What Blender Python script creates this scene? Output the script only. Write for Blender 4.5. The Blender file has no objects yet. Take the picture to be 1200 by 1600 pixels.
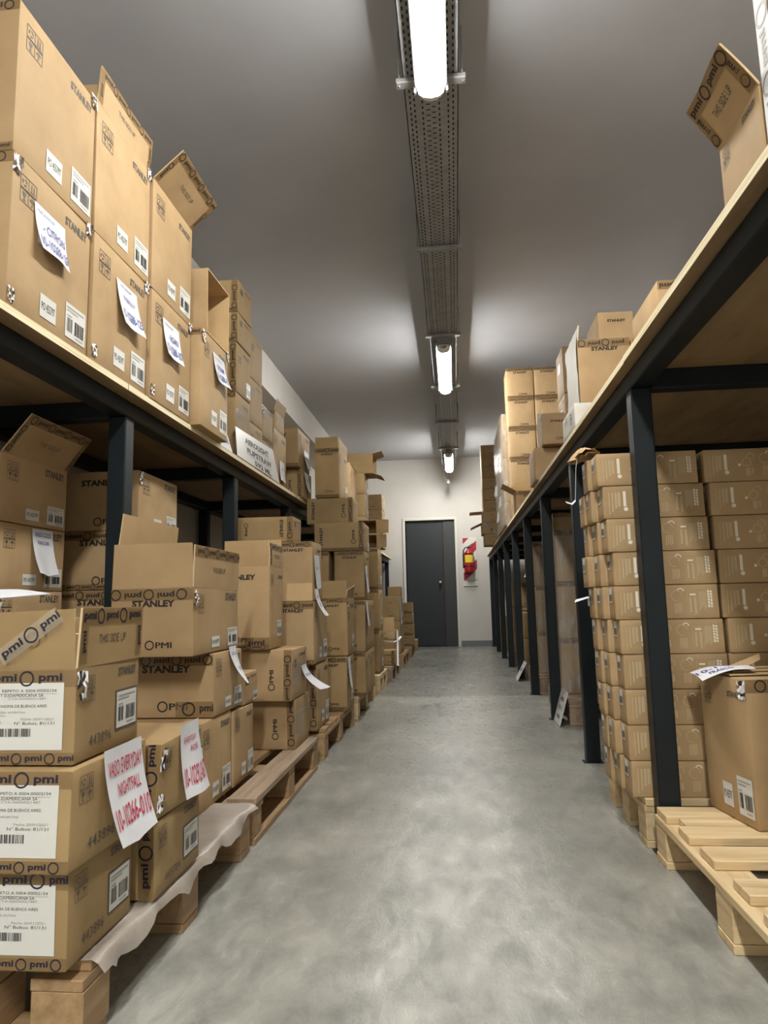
import bpy, math, random
from mathutils import Vector, Matrix

SC = bpy.context.scene
COL = SC.collection

# ------------------------------------------------------------------ camera, world, exposure
YAW, PIT, ROLL, FPX, CAM_H = 0.0983633, 0.1284070, -0.0227824, 1093.676, 0.75
_f = Vector((-math.sin(YAW) * math.cos(PIT), math.cos(YAW) * math.cos(PIT), math.sin(PIT)))
_r0 = Vector((math.cos(YAW), math.sin(YAW), 0.0))
_u0 = _r0.cross(_f)
_r = math.cos(ROLL) * _r0 + math.sin(ROLL) * _u0
_u = -math.sin(ROLL) * _r0 + math.cos(ROLL) * _u0
cam_data = bpy.data.cameras.new('camera')
cam = bpy.data.objects.new('camera', cam_data)
COL.objects.link(cam)
cam.matrix_world = Matrix(((_r.x, _u.x, -_f.x, 0.0), (_r.y, _u.y, -_f.y, 0.0), (_r.z, _u.z, -_f.z, CAM_H), (0, 0, 0, 1)))
cam_data.sensor_fit = 'HORIZONTAL'
cam_data.sensor_width = 36.0
cam_data.lens = FPX / 1200.0 * 36.0
cam_data.clip_start = 0.02
SC.camera = cam

world = bpy.data.worlds.new('world')
SC.world = world
world.use_nodes = True
world.node_tree.nodes['Background'].inputs[0].default_value = (0.02, 0.022, 0.025, 1)
world.node_tree.nodes['Background'].inputs[1].default_value = 0.0

SC.view_settings.view_transform = 'Standard'
SC.view_settings.look = 'None'
SC.view_settings.gamma = 1.0
SC.view_settings.use_curve_mapping = False
SC.view_settings.exposure = 0.0
LAMP_STRENGTH = 122.0
LAMP_COLOR = (1.0, 0.98, 0.92)
try:
    SC.cycles.max_bounces = 8
    SC.cycles.diffuse_bounces = 5
    SC.cycles.glossy_bounces = 3
    SC.cycles.sample_clamp_indirect = 6.0
    SC.cycles.caustics_reflective = False
    SC.cycles.caustics_refractive = False
    SC.cycles.use_denoising = True
except Exception:
    pass

RNG = random.Random(11)


# ------------------------------------------------------------------ materials
def new_mat(name):
    m = bpy.data.materials.new(name)
    m.use_nodes = True
    nt = m.node_tree
    return m, nt, nt.nodes['Principled BSDF']


def N(nt, kind, **kw):
    n = nt.nodes.new(kind)
    for k, v in kw.items():
        if k in n.inputs:
            n.inputs[k].default_value = v
        else:
            setattr(n, k, v)
    return n


def plain(name, col, rough=0.6, metal=0.0, spec=None, alpha=1.0):
    m, nt, b = new_mat(name)
    b.inputs['Base Color'].default_value = (*col, 1)
    b.inputs['Roughness'].default_value = rough
    b.inputs['Metallic'].default_value = metal
    if spec is not None:
        b.inputs['Specular IOR Level'].default_value = spec
    if alpha < 1:
        b.inputs['Alpha'].default_value = alpha
    return m


def noise_mat(name, cols, scale=(1, 1, 1), nscale=4.0, detail=4.0, rough=(0.6, 0.6), bump=0.0, bscale=None, stops=None, rand=0.0, spec=None, coord='Object'):
    """object-space noise through a colour ramp, optional bump, optional per-object value shift"""
    m, nt, b = new_mat(name)
    L = nt.links.new
    tc = N(nt, 'ShaderNodeTexCoord')
    mp = N(nt, 'ShaderNodeMapping')
    mp.inputs['Scale'].default_value = scale
    src = tc.outputs[coord]
    if rand > 0:
        oi = N(nt, 'ShaderNodeObjectInfo')
        va = N(nt, 'ShaderNodeVectorMath', operation='ADD')
        mu = N(nt, 'ShaderNodeMath', operation='MULTIPLY')
        mu.inputs[1].default_value = 37.0
        L(oi.outputs['Random'], mu.inputs[0])
        L(src, va.inputs[0])
        L(mu.outputs[0], va.inputs[1])
        src = va.outputs[0]
    L(src, mp.inputs['Vector'])
    no = N(nt, 'ShaderNodeTexNoise', Scale=nscale, Detail=detail, Roughness=0.6)
    L(mp.outputs[0], no.inputs['Vector'])
    cr = N(nt, 'ShaderNodeValToRGB')
    st = stops or [0.3 + 0.4 * i / max(1, len(cols) - 1) for i in range(len(cols))]
    while len(cr.color_ramp.elements) < len(cols):
        cr.color_ramp.elements.new(0.5)
    for e, p, c in zip(cr.color_ramp.elements, st, cols):
        e.position = p
        e.color = (*c, 1)
    L(no.outputs['Fac'], cr.inputs[0])
    out = cr.outputs[0]
    if rand > 0:
        hs = N(nt, 'ShaderNodeHueSaturation')
        mr = N(nt, 'ShaderNodeMapRange')
        mr.inputs[3].default_value = 1 - rand
        mr.inputs[4].default_value = 1 + rand
        L(oi.outputs['Random'], mr.inputs[0])
        L(mr.outputs[0], hs.inputs['Value'])
        L(out, hs.inputs['Color'])
        out = hs.outputs[0]
    L(out, b.inputs['Base Color'])
    if rough[0] != rough[1]:
        rr = N(nt, 'ShaderNodeMapRange')
        rr.inputs[3].default_value, rr.inputs[4].default_value = rough
        L(no.outputs['Fac'], rr.inputs[0])
        L(rr.outputs[0], b.inputs['Roughness'])
    else:
        b.inputs['Roughness'].default_value = rough[0]
    if spec is not None:
        b.inputs['Specular IOR Level'].default_value = spec
    if bump > 0:
        n2 = N(nt, 'ShaderNodeTexNoise', Scale=bscale or nscale * 4, Detail=3.0)
        L(mp.outputs[0], n2.inputs['Vector'])
        bp = N(nt, 'ShaderNodeBump', Strength=bump, Distance=0.01)
        L(n2.outputs['Fac'], bp.inputs['Height'])
        L(bp.outputs[0], b.inputs['Normal'])
    return m


M = {}
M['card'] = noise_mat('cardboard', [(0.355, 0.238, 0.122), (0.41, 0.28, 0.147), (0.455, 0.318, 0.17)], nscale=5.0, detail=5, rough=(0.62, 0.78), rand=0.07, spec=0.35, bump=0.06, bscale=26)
M['card_dull'] = noise_mat('dull_cardboard', [(0.285, 0.19, 0.088), (0.335, 0.228, 0.108), (0.375, 0.262, 0.13)], nscale=5.0, detail=5, rough=(0.62, 0.78), rand=0.09, spec=0.35, bump=0.07, bscale=22)  # same cardboard in a darker, duller tone
M['card_in'] = noise_mat('cardboard_inside', [(0.46, 0.315, 0.16), (0.53, 0.37, 0.195)], nscale=6.0, rough=(0.75, 0.75), rand=0.04, spec=0.3)
M['card_edge'] = plain('cardboard_cut_edge', (0.58, 0.44, 0.26), 0.8)
M['card_white'] = noise_mat('white_cardboard', [(0.52, 0.51, 0.47), (0.60, 0.585, 0.54)], nscale=5.0, rough=(0.55, 0.65), rand=0.03)
M['ink'] = plain('black_ink', (0.018, 0.014, 0.012), 0.55)
M['ink_soft'] = plain('grey_ink', (0.10, 0.085, 0.07), 0.6)
M['ink_mid'] = plain('faded_ink', (0.30, 0.29, 0.28), 0.6)
M['ink_blue'] = plain('blue_marker', (0.04, 0.055, 0.30), 0.5)
M['ink_red'] = plain('red_marker', (0.50, 0.025, 0.07), 0.5)
M['ink_navy'] = plain('navy_tape_print', (0.010, 0.012, 0.030), 0.35)
M['label'] = plain('white_label', (0.63, 0.63, 0.60), 0.5)
M['paper'] = noise_mat('white_paper', [(0.64, 0.65, 0.69), (0.73, 0.74, 0.78)], nscale=9, rough=(0.7, 0.7), bump=0.15, bscale=14)
M['plast_sign'] = plain('white_sign_card', (0.66, 0.66, 0.66), 0.35)
M['print_w'] = plain('white_print', (0.80, 0.74, 0.62), 0.6)
M['print_f'] = plain('faint_white_print', (0.50, 0.385, 0.225), 0.65)
M['steel'] = noise_mat('dark_painted_steel', [(0.0055, 0.0095, 0.0125), (0.0095, 0.0145, 0.0185)], nscale=7, rough=(0.4, 0.52), spec=0.28)
M['galv'] = noise_mat('galvanised_steel', [(0.26, 0.265, 0.275), (0.36, 0.365, 0.375)], nscale=14, rough=(0.38, 0.55), spec=0.5)
M['galv'].node_tree.nodes['Principled BSDF'].inputs['Metallic'].default_value = 0.35
M['lampbody'] = plain('grey_lamp_housing', (0.20, 0.20, 0.20), 0.5)
M['hole'] = plain('tray_hole_dark', (0.02, 0.02, 0.022), 0.9)
M['chrome'] = plain('chrome', (0.75, 0.75, 0.75), 0.18, 1.0)
M['door'] = plain('charcoal_door_paint', (0.016, 0.021, 0.027), 0.5)
M['door2'] = plain('grey_door_panel_paint', (0.034, 0.04, 0.04), 0.5)
M['red'] = plain('red_enamel', (0.36, 0.012, 0.022), 0.35)
M['redline'] = plain('dark_red_seal', (0.09, 0.008, 0.016), 0.5)
M['yellow'] = plain('yellow_label', (0.72, 0.60, 0.03), 0.5)
M['black'] = plain('black_rubber', (0.012, 0.012, 0.012), 0.5)
M['white'] = plain('white_plastic', (0.7, 0.7, 0.68), 0.4)
M['cable'] = plain('grey_cable', (0.22, 0.22, 0.21), 0.5)
M['base_grey'] = plain('grey_skirting_paint', (0.15, 0.16, 0.17), 0.5)
M['strap'] = plain('white_strap', (0.72, 0.74, 0.74), 0.4)


def wood(name, cols, axis, nscale=3.0, rough=0.62):
    sc = [14.0, 14.0, 14.0]
    sc['XYZ'.index(axis)] = 1.1
    return noise_mat(name, cols, scale=tuple(sc), nscale=nscale, detail=6, rough=(rough, rough), bump=0.12, bscale=6, rand=0.06)


PINE = [(0.48, 0.335, 0.175), (0.63, 0.475, 0.27), (0.71, 0.56, 0.34)]
GREY = [(0.22, 0.155, 0.105), (0.31, 0.225, 0.155), (0.38, 0.29, 0.205)]
BROWN = [(0.24, 0.145, 0.07), (0.33, 0.21, 0.105), (0.41, 0.275, 0.145)]
for nm, cc in (('pine', PINE), ('greywood', GREY), ('brownwood', BROWN)):
    for ax in 'XYZ':
        M[nm + ax] = wood(nm + '_grain_' + ax.lower(), cc, ax)
M['ply'] = noise_mat('plywood_face', [(0.20, 0.128, 0.062), (0.28, 0.185, 0.092), (0.34, 0.23, 0.12)], scale=(5, 1.2, 5), nscale=2.2, detail=6, rough=(0.6, 0.7))


def ply_edge_mat():
    m, nt, b = new_mat('plywood_edge')
    L = nt.links.new
    tc = N(nt, 'ShaderNodeTexCoord')
    mp = N(nt, 'ShaderNodeMapping')
    mp.inputs['Scale'].default_value = (2, 3, 380)
    L(tc.outputs['Object'], mp.inputs[0])
    no = N(nt, 'ShaderNodeTexNoise', Scale=1.0, Detail=4.0)
    L(mp.outputs[0], no.inputs['Vector'])
    cr = N(nt, 'ShaderNodeValToRGB')
    cr.color_ramp.elements[0].position = 0.35
    cr.color_ramp.elements[0].color = (0.60, 0.49, 0.28, 1)
    cr.color_ramp.elements[1].position = 0.55
    cr.color_ramp.elements[1].color = (0.84, 0.76, 0.53, 1)
    L(no.outputs['Fac'], cr.inputs[0])
    L(cr.outputs[0], b.inputs['Base Color'])
    b.inputs['Roughness'].default_value = 0.7
    return m


M['ply_edge'] = ply_edge_mat()


def tape_mat(name, col, alpha, rough):
    m, nt, b = new_mat(name)
    b.inputs['Base Color'].default_value = (*col, 1)
    b.inputs['Roughness'].default_value = rough
    b.inputs['Alpha'].default_value = alpha
    return m


M['tape'] = tape_mat('brown_clear_tape', (0.27, 0.17, 0.075), 0.55, 0.16)
M['tape_w'] = tape_mat('clear_wrinkled_tape', (0.55, 0.52, 0.46), 0.28, 0.12)


def film_mat():
    m, nt, b = new_mat('stretch_wrap_film')
    L = nt.links.new
    b.inputs['Base Color'].default_value = (0.62, 0.62, 0.60, 1)
    b.inputs['Roughness'].default_value = 0.12
    tc = N(nt, 'ShaderNodeTexCoord')
    mp = N(nt, 'ShaderNodeMapping')
    mp.inputs['Scale'].default_value = (9, 9, 2.0)
    L(tc.outputs['Object'], mp.inputs[0])
    no = N(nt, 'ShaderNodeTexNoise', Scale=3.0, Detail=5.0)
    L(mp.outputs[0], no.inputs['Vector'])
    mr = N(nt, 'ShaderNodeMapRange')
    mr.inputs[1].default_value, mr.inputs[2].default_value = 0.45, 0.72
    mr.inputs[3].default_value, mr.inputs[4].default_value = 0.16, 0.62
    L(no.outputs['Fac'], mr.inputs[0])
    L(mr.outputs[0], b.inputs['Alpha'])
    bp = N(nt, 'ShaderNodeBump', Strength=0.6, Distance=0.02)
    L(no.outputs['Fac'], bp.inputs['Height'])
    L(bp.outputs[0], b.inputs['Normal'])
    return m


M['film'] = film_mat()
M['sheet'] = noise_mat('dusty_plastic_sheet', [(0.36, 0.31, 0.27), (0.50, 0.45, 0.40)], nscale=9, rough=(0.3, 0.45), bump=0.35, bscale=22)
M['sheet'].node_tree.nodes['Principled BSDF'].inputs['Alpha'].default_value = 0.78


def concrete():
    m, nt, b = new_mat('troweled_concrete')
    L = nt.links.new
    tc = N(nt, 'ShaderNodeTexCoord')
    n1 = N(nt, 'ShaderNodeTexNoise', Scale=1.7, Detail=9.0, Roughness=0.66, Distortion=0.15)
    mp = N(nt, 'ShaderNodeMapping')
    mp.inputs['Scale'].default_value = (2.2, 1.0, 1.0)
    mp.inputs['Rotation'].default_value = (0, 0, 0.5)
    n2 = N(nt, 'ShaderNodeTexNoise', Scale=6.0, Detail=12.0, Roughness=0.74, Distortion=0.35)
    n3 = N(nt, 'ShaderNodeTexNoise', Scale=90.0, Detail=4.0)
    L(tc.outputs['Object'], n1.inputs['Vector'])
    L(tc.outputs['Object'], mp.inputs[0])
    L(mp.outputs[0], n2.inputs['Vector'])
    L(tc.outputs['Object'], n3.inputs['Vector'])
    cr = N(nt, 'ShaderNodeValToRGB')
    el = cr.color_ramp.elements
    el[0].position, el[0].color = 0.34, (0.195, 0.198, 0.182, 1)
    el[1].position, el[1].color = 0.66, (0.37, 0.368, 0.338, 1)
    e = el.new(0.5)
    e.color = (0.28, 0.281, 0.26, 1)
    L(n1.outputs['Fac'], cr.inputs[0])
    cr2 = N(nt, 'ShaderNodeValToRGB')
    e2 = cr2.color_ramp.elements
    e2[0].position, e2[0].color = 0.36, (0.74, 0.735, 0.72, 1)
    e2[1].position, e2[1].color = 0.64, (1.27, 1.26, 1.23, 1)
    L(n2.outputs['Fac'], cr2.inputs[0])
    mx = N(nt, 'ShaderNodeMixRGB', blend_type='MULTIPLY')
    mx.inputs[0].default_value = 1.0
    L(cr.outputs[0], mx.inputs[1])
    L(cr2.outputs[0], mx.inputs[2])
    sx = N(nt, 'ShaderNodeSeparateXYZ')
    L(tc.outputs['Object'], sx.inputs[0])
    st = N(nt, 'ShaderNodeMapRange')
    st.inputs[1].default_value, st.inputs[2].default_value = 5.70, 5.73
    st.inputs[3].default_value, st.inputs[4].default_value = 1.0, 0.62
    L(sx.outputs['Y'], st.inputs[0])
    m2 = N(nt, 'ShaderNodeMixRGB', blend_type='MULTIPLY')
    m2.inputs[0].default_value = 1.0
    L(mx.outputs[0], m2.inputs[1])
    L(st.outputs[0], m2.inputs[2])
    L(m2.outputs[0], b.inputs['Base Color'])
    rr = N(nt, 'ShaderNodeMapRange')
    rr.inputs[1].default_value, rr.inputs[2].default_value = 0.35, 0.65
    rr.inputs[3].default_value, rr.inputs[4].default_value = 0.40, 0.20
    L(n2.outputs['Fac'], rr.inputs[0])
    L(rr.outputs[0], b.inputs['Roughness'])
    b.inputs['Specular IOR Level'].default_value = 0.5
    ad = N(nt, 'ShaderNodeMath', operation='MULTIPLY_ADD')
    ad.inputs[1].default_value = 0.12
    L(n3.outputs['Fac'], ad.inputs[0])
    L(n2.outputs['Fac'], ad.inputs[2])
    bp = N(nt, 'ShaderNodeBump', Strength=0.16, Distance=0.02)
    L(ad.outputs[0], bp.inputs['Height'])
    L(bp.outputs[0], b.inputs['Normal'])
    return m


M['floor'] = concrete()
M['wall'] = noise_mat('white_wall_paint', [(0.52, 0.505, 0.475), (0.59, 0.575, 0.545)], nscale=1.5, rough=(0.75, 0.75), bump=0.08, bscale=18)
M['wall_grey'] = noise_mat('low_bounce_wall_grey', [(0.40, 0.39, 0.355), (0.46, 0.45, 0.41)], nscale=1.5, rough=(0.75, 0.75), bump=0.08, bscale=18)  # wall colour greyed down to cut bounced light
M['ceil'] = noise_mat('grey_ceiling_paint', [(0.36, 0.368, 0.395), (0.415, 0.423, 0.45)], nscale=1.3, rough=(0.42, 0.55), bump=0.10, bscale=5, spec=0.4)
M['trim'] = plain('white_trim_paint', (0.62, 0.60, 0.55), 0.5)


def emit_mat(k=1.0):
    m = bpy.data.materials.new('lit_diffuser')
    m.use_nodes = True
    nt = m.node_tree
    nt.nodes.clear()
    o = nt.nodes.new('ShaderNodeOutputMaterial')
    e = nt.nodes.new('ShaderNodeEmission')
    e.inputs[0].default_value = (*LAMP_COLOR, 1)
    e.inputs[1].default_value = LAMP_STRENGTH * k
    nt.links.new(e.outputs[0], o.inputs[0])
    return m


M['emit'] = emit_mat()
M['emit_back'] = emit_mat(3.1)
M['emit_first'] = emit_mat(0.85)

# ------------------------------------------------------------------ text outlines
_TXT = {}


def glyphs(s, bold=0.0):
    key = (s, bold)
    if key in _TXT:
        return _TXT[key]
    cu = bpy.data.curves.new('t', 'FONT')
    cu.body = s
    cu.resolution_u = 2
    cu.fill_mode = 'FRONT'
    cu.offset = bold
    ob = bpy.data.objects.new('t', cu)
    COL.objects.link(ob)
    dg = bpy.context.evaluated_depsgraph_get()
    me = ob.evaluated_get(dg).to_mesh()
    vs = [(v.co.x, v.co.y) for v in me.vertices]
    fs = [tuple(p.vertices) for p in me.polygons]
    ob.evaluated_get(dg).to_mesh_clear()
    bpy.data.objects.remove(ob)
    bpy.data.curves.remove(cu)
    if vs:
        x0, x1 = min(v[0] for v in vs), max(v[0] for v in vs)
        y0, y1 = min(v[1] for v in vs), max(v[1] for v in vs)
        w, h = max(1e-6, x1 - x0), max(1e-6, y1 - y0)
        vs = [((x - (x0 + x1) / 2) / w, (y - (y0 + y1) / 2) / h) for x, y in vs]
    else:
        w, h = 1, 1
    _TXT[key] = (vs, fs, w / h)
    return _TXT[key]


# ------------------------------------------------------------------ mesh builder
class Frame:
    """a flat patch: a runs along u, b along v, c along the outward normal n"""

    def __init__(self, o, u, v, warp=None, bend=None):
        self.o, self.u, self.v = Vector(o), Vector(u).normalized(), Vector(v).normalized()
        self.n = self.u.cross(self.v)
        self.warp, self.bend = warp, bend

    def P(self, a, b, c=0.0):
        if self.bend:
            c = c + self.bend(a, b)
        p = self.o + self.u * a + self.v * b + self.n * c
        return self.warp(p) if self.warp else p


class MB:
    def __init__(self):
        self.v, self.f, self.mi, self.mats, self.sm = [], [], [], [], []

    def m(self, mat):
        mat = M[mat] if isinstance(mat, str) else mat
        if mat not in self.mats:
            self.mats.append(mat)
        return self.mats.index(mat)

    def add(self, vs, fs, mat, smooth=False):
        k = len(self.v)
        self.v += [tuple(x) for x in vs]
        i = self.m(mat)
        for f in fs:
            self.f.append(tuple(k + j for j in f))
            self.mi.append(i)
            self.sm.append(smooth)

    def box(self, x0, x1, y0, y1, z0, z1, mat):
        vs = [(x, y, z) for z in (z0, z1) for y in (y0, y1) for x in (x0, x1)]
        self.add(vs, [(0, 2, 3, 1), (4, 5, 7, 6), (0, 1, 5, 4), (2, 6, 7, 3), (0, 4, 6, 2), (1, 3, 7, 5)], mat)

    def bbox(self, x0, x1, y0, y1, z0, z1, mat, r=0.004):
        """box with its long edges chamfered"""
        d = [x1 - x0, y1 - y0, z1 - z0]
        r = min(r, min(d) * 0.45)
        c = Vector(((x0 + x1) / 2, (y0 + y1) / 2, (z0 + z1) / 2))
        h = [k / 2 for k in d]
        vs, idx = [], {}
        for sx in (-1, 1):
            for sy in (-1, 1):
                for sz in (-1, 1):
                    for ax in range(3):
                        p = [sx * h[0], sy * h[1], sz * h[2]]
                        for k in range(3):
                            if k != ax:
                                p[k] -= (sx, sy, sz)[k] * r
                        idx[(sx, sy, sz, ax)] = len(vs)
                        vs.append(c + Vector(p))
        fs = []
        for ax in range(3):
            o = [k for k in range(3) if k != ax]
            for s in (-1, 1):
                ring = []
                for a, b in ((-1, -1), (1, -1), (1, 1), (-1, 1)):
                    t = [0, 0, 0]
                    t[ax], t[o[0]], t[o[1]] = s, a, b
                    ring.append(idx[(*t, ax)])
                if (s > 0) == (ax == 1):
                    ring.reverse()
                fs.append(tuple(ring))
            for a in (-1, 1):
                for b in (-1, 1):
                    t0, t1 = [0, 0, 0], [0, 0, 0]
                    t0[ax], t1[ax] = -1, 1
                    t0[o[0]] = t1[o[0]] = a
                    t0[o[1]] = t1[o[1]] = b
                    q = (idx[(*t0, o[0])], idx[(*t1, o[0])], idx[(*t1, o[1])], idx[(*t0, o[1])])
                    n = (Vector(vs[q[1]]) - Vector(vs[q[0]])).cross(Vector(vs[q[2]]) - Vector(vs[q[0]]))
                    ov = Vector([0, 0, 0])
                    ov[o[0]], ov[o[1]] = a, b
                    fs.append(q if n.dot(ov) > 0 else q[::-1])
        for sx in (-1, 1):
            for sy in (-1, 1):
                for sz in (-1, 1):
                    q = [idx[(sx, sy, sz, k)] for k in range(3)]
                    n = (Vector(vs[q[1]]) - Vector(vs[q[0]])).cross(Vector(vs[q[2]]) - Vector(vs[q[0]]))
                    fs.append(tuple(q) if n.dot(Vector((sx, sy, sz))) > 0 else tuple(q[::-1]))
        self.add(vs, fs, mat)

    def tube(self, pts, r, mat, n=8, cap=True):
        pts = [Vector(p) for p in pts]
        rings = []
        for i, p in enumerate(pts):
            t = (pts[min(i + 1, len(pts) - 1)] - pts[max(i - 1, 0)]).normalized()
            a = t.orthogonal().normalized() if i == 0 else (prev - t * prev.dot(t)).normalized()
            prev = a
            b = t.cross(a)
            rr = r[i] if isinstance(r, (list, tuple)) else r
            rings.append([p + (a * math.cos(2 * math.pi * k / n) + b * math.sin(2 * math.pi * k / n)) * rr for k in range(n)])
        vs = [q for ring in rings for q in ring]
        fs = [(i * n + k, i * n + (k + 1) % n, (i + 1) * n + (k + 1) % n, (i + 1) * n + k) for i in range(len(pts) - 1) for k in range(n)]
        if cap:
            fs.append(tuple(range(n - 1, -1, -1)))
            fs.append(tuple((len(pts) - 1) * n + k for k in range(n)))
        self.add(vs, fs, mat, True)

    def lathe(self, c, prof, mat, n=20, axis='Z'):
        """prof = (radius, height) pairs about a vertical (or Y) axis through c"""
        c = Vector(c)
        vs = []
        for r, h in prof:
            for k in range(n):
                a = 2 * math.pi * k / n
                p = Vector((r * math.cos(a), r * math.sin(a), h)) if axis == 'Z' else Vector((r * math.cos(a), -h, r * math.sin(a)))
                vs.append(c + p)
        fs = [(i * n + k, i * n + (k + 1) % n, (i + 1) * n + (k + 1) % n, (i + 1) * n + k) for i in range(len(prof) - 1) for k in range(n)]
        fs.append(tuple(range(n - 1, -1, -1)))
        fs.append(tuple((len(prof) - 1) * n + k for k in range(n)))
        self.add(vs, fs, mat, True)

    # ---- marks on a Frame
    def rect(self, F, a0, a1, b0, b1, c, mat, na=1, nb=1):
        vs = [F.P(a0 + (a1 - a0) * i / na, b0 + (b1 - b0) * j / nb, c) for j in range(nb + 1) for i in range(na + 1)]
        fs = [(j * (na + 1) + i, j * (na + 1) + i + 1, (j + 1) * (na + 1) + i + 1, (j + 1) * (na + 1) + i) for j in range(nb) for i in range(na)]
        self.add(vs, fs, mat)

    def poly(self, F, pts, c, mat):
        self.add([F.P(a, b, c) for a, b in pts], [tuple(range(len(pts)))], mat)

    def ring(self, F, a, b, r, t, c, mat, n=18, a0=0.0, a1=1.0, sy=1.0):
        vs, fs = [], []
        full = a1 - a0 >= 0.999
        m = n if full else n + 1
        for i in range(m):
            th = 2 * math.pi * (a0 + (a1 - a0) * i / n)
            for rr in (r - t / 2, r + t / 2):
                vs.append(F.P(a + rr * math.cos(th), b + sy * rr * math.sin(th), c))
        for i in range(n):
            j = (i + 1) % m
            fs.append((2 * i, 2 * i + 1, 2 * j + 1, 2 * j))
        self.add(vs, fs, mat)

    def disc(self, F, a, b, r, c, mat, n=12):
        self.poly(F, [(a + r * math.cos(2 * math.pi * i / n), b + r * math.sin(2 * math.pi * i / n)) for i in range(n)], c, mat)

    def text(self, F, s, a, b, h, c, mat, w=None, rot=0.0, bold=0.02, shear=0.0):
        vs, fs, asp = glyphs(s, bold)
        if w is None:
            w = h * asp
        ca, sa = math.cos(rot), math.sin(rot)
        out = []
        for x, y in vs:
            px, py = x * w + shear * y * h, y * h
            out.append(F.P(a + px * ca - py * sa, b + px * sa + py * ca, c))
        self.add(out, fs, mat)

    def build(self, name, parent=None, loc=(0, 0, 0), rotz=0.0):
        me = bpy.data.meshes.new(name)
        me.from_pydata(self.v, [], self.f)
        for mt in self.mats:
            me.materials.append(mt)
        me.polygons.foreach_set('material_index', self.mi)
        me.polygons.foreach_set('use_smooth', self.sm)
        me.update()
        ob = bpy.data.objects.new(name, me)
        COL.objects.link(ob)
        if parent is not None:
            ob.parent = parent
        else:
            ob.location = loc
            ob.rotation_euler = (0, 0, rotz)
        return ob


def tag(o, label, cat, group=None):
    o['label'] = label
    o['category'] = cat
    if group:
        o['group'] = group
    return o


def struct(o):
    o['kind'] = 'structure'
    return o


def empty(name, loc, rotz=0.0):
    o = bpy.data.objects.new(name, None)
    o.empty_display_size = 0.1
    COL.objects.link(o)
    o.location = loc
    o.rotation_euler = (0, 0, rotz)
    return o

# ------------------------------------------------------------------ the room
YB, YF = 11.84, -4.6          # back wall, wall behind the camera
XL, XR, ZC = -1.755, 1.78, 3.18


def slab(name, x0, x1, y0, y1, z0, z1, mat):
    mb = MB()
    mb.box(x0, x1, y0, y1, z0, z1, mat)
    return struct(mb.build(name))


slab('floor', -2.3, 2.0, YF - 0.2, YB + 0.6, -0.12, 0.0, 'floor')
slab('ceiling', -2.3, 2.0, YF - 0.2, YB + 0.2, ZC, ZC + 0.12, 'ceil')
# wall beside the crowded rack: solid up to the pier, then a recess under a wide downstand
mb = MB()
mb.box(XL - 0.5, XL, YF, 6.135, 0, ZC, 'wall')
mb.box(XL - 0.5, XL, 6.135, YB, 2.823, ZC, 'wall')
mb.box(XL - 0.5, XL - 0.36, 6.135, YB, 0, 2.823, 'wall_grey')  # recess back greyed so it reflects less light
struct(mb.build('wall_left'))
slab('wall_right', XR, XR + 0.15, YF, YB, 0, ZC, 'wall')
slab('wall_front', -2.25, XR, YF - 0.15, YF, 0, ZC, 'wall_grey')  # unseen wall, greyed to bounce back less fill light
DX0, DX1, DZ = -0.815, 0.022, 2.115
mb = MB()
mb.box(-2.25, DX0, YB, YB + 0.14, 0, ZC, 'wall')
mb.box(DX1, XR + 0.1, YB, YB + 0.14, 0, ZC, 'wall')
mb.box(DX0, DX1, YB, YB + 0.14, DZ, ZC, 'wall')
struct(mb.build('wall_back'))
mb = MB()
mb.bbox(0.075, XR, YB - 0.012, YB, 0.0, 0.092, 'base_grey', 0.003)
struct(mb.build('baseboard_back'))
# door: frame, hinged leaf and a narrower fixed panel
mb = MB()
t = 0.045
mb.bbox(DX0 - t, DX0, YB - 0.018, YB + 0.10, 0, DZ + t, 'trim', 0.004)
mb.bbox(DX1, DX1 + t, YB - 0.018, YB + 0.10, 0, DZ + t, 'trim', 0.004)
mb.bbox(DX0, DX1, YB - 0.018, YB + 0.10, DZ, DZ + t, 'trim', 0.004)
struct(mb.build('trim_1'))
door = struct(MB().build('door_1', loc=(DX0, YB, 0)) if False else empty('door_1', (DX0, YB, 0)))
mb = MB()
mb.bbox(0.012, 0.628, 0.045, 0.085, 0.012, DZ - 0.028, 'door', 0.003)
leaf = mb.build('door_leaf', door)
mb = MB()
mb.bbox(0.640, 0.834, 0.03, 0.085, 0.004, DZ - 0.004, 'door2', 0.003)
mb.box(0.0, 0.64, 0.085, 0.10, 0.0, DZ, 'black')
mb.box(0.0, 0.64, 0.03, 0.085, DZ - 0.024, DZ - 0.002, 'black')
mb.build('fixed_panel', door)
mb = MB()
mb.box(0.6285, 0.6395, 0.05, 0.08, 0.01, DZ - 0.03, 'redline')
mb.build('door_seal', door)
mb = MB()
mb.lathe((0.572, 0.045, 1.06), [(0.024, 0.0), (0.024, 0.006), (0.010, 0.010), (0.010, 0.03), (0.022, 0.036), (0.027, 0.05), (0.022, 0.062), (0.005, 0.066)], 'chrome', 16, 'Y')
mb.lathe((0.575, 0.045, 0.985), [(0.012, 0.0), (0.012, 0.004), (0.009, 0.006)], 'black', 12, 'Y')
mb.build('door_knob', door)

# ------------------------------------------------------------------ ceiling lamps and cable tray
LX = -0.027


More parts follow.
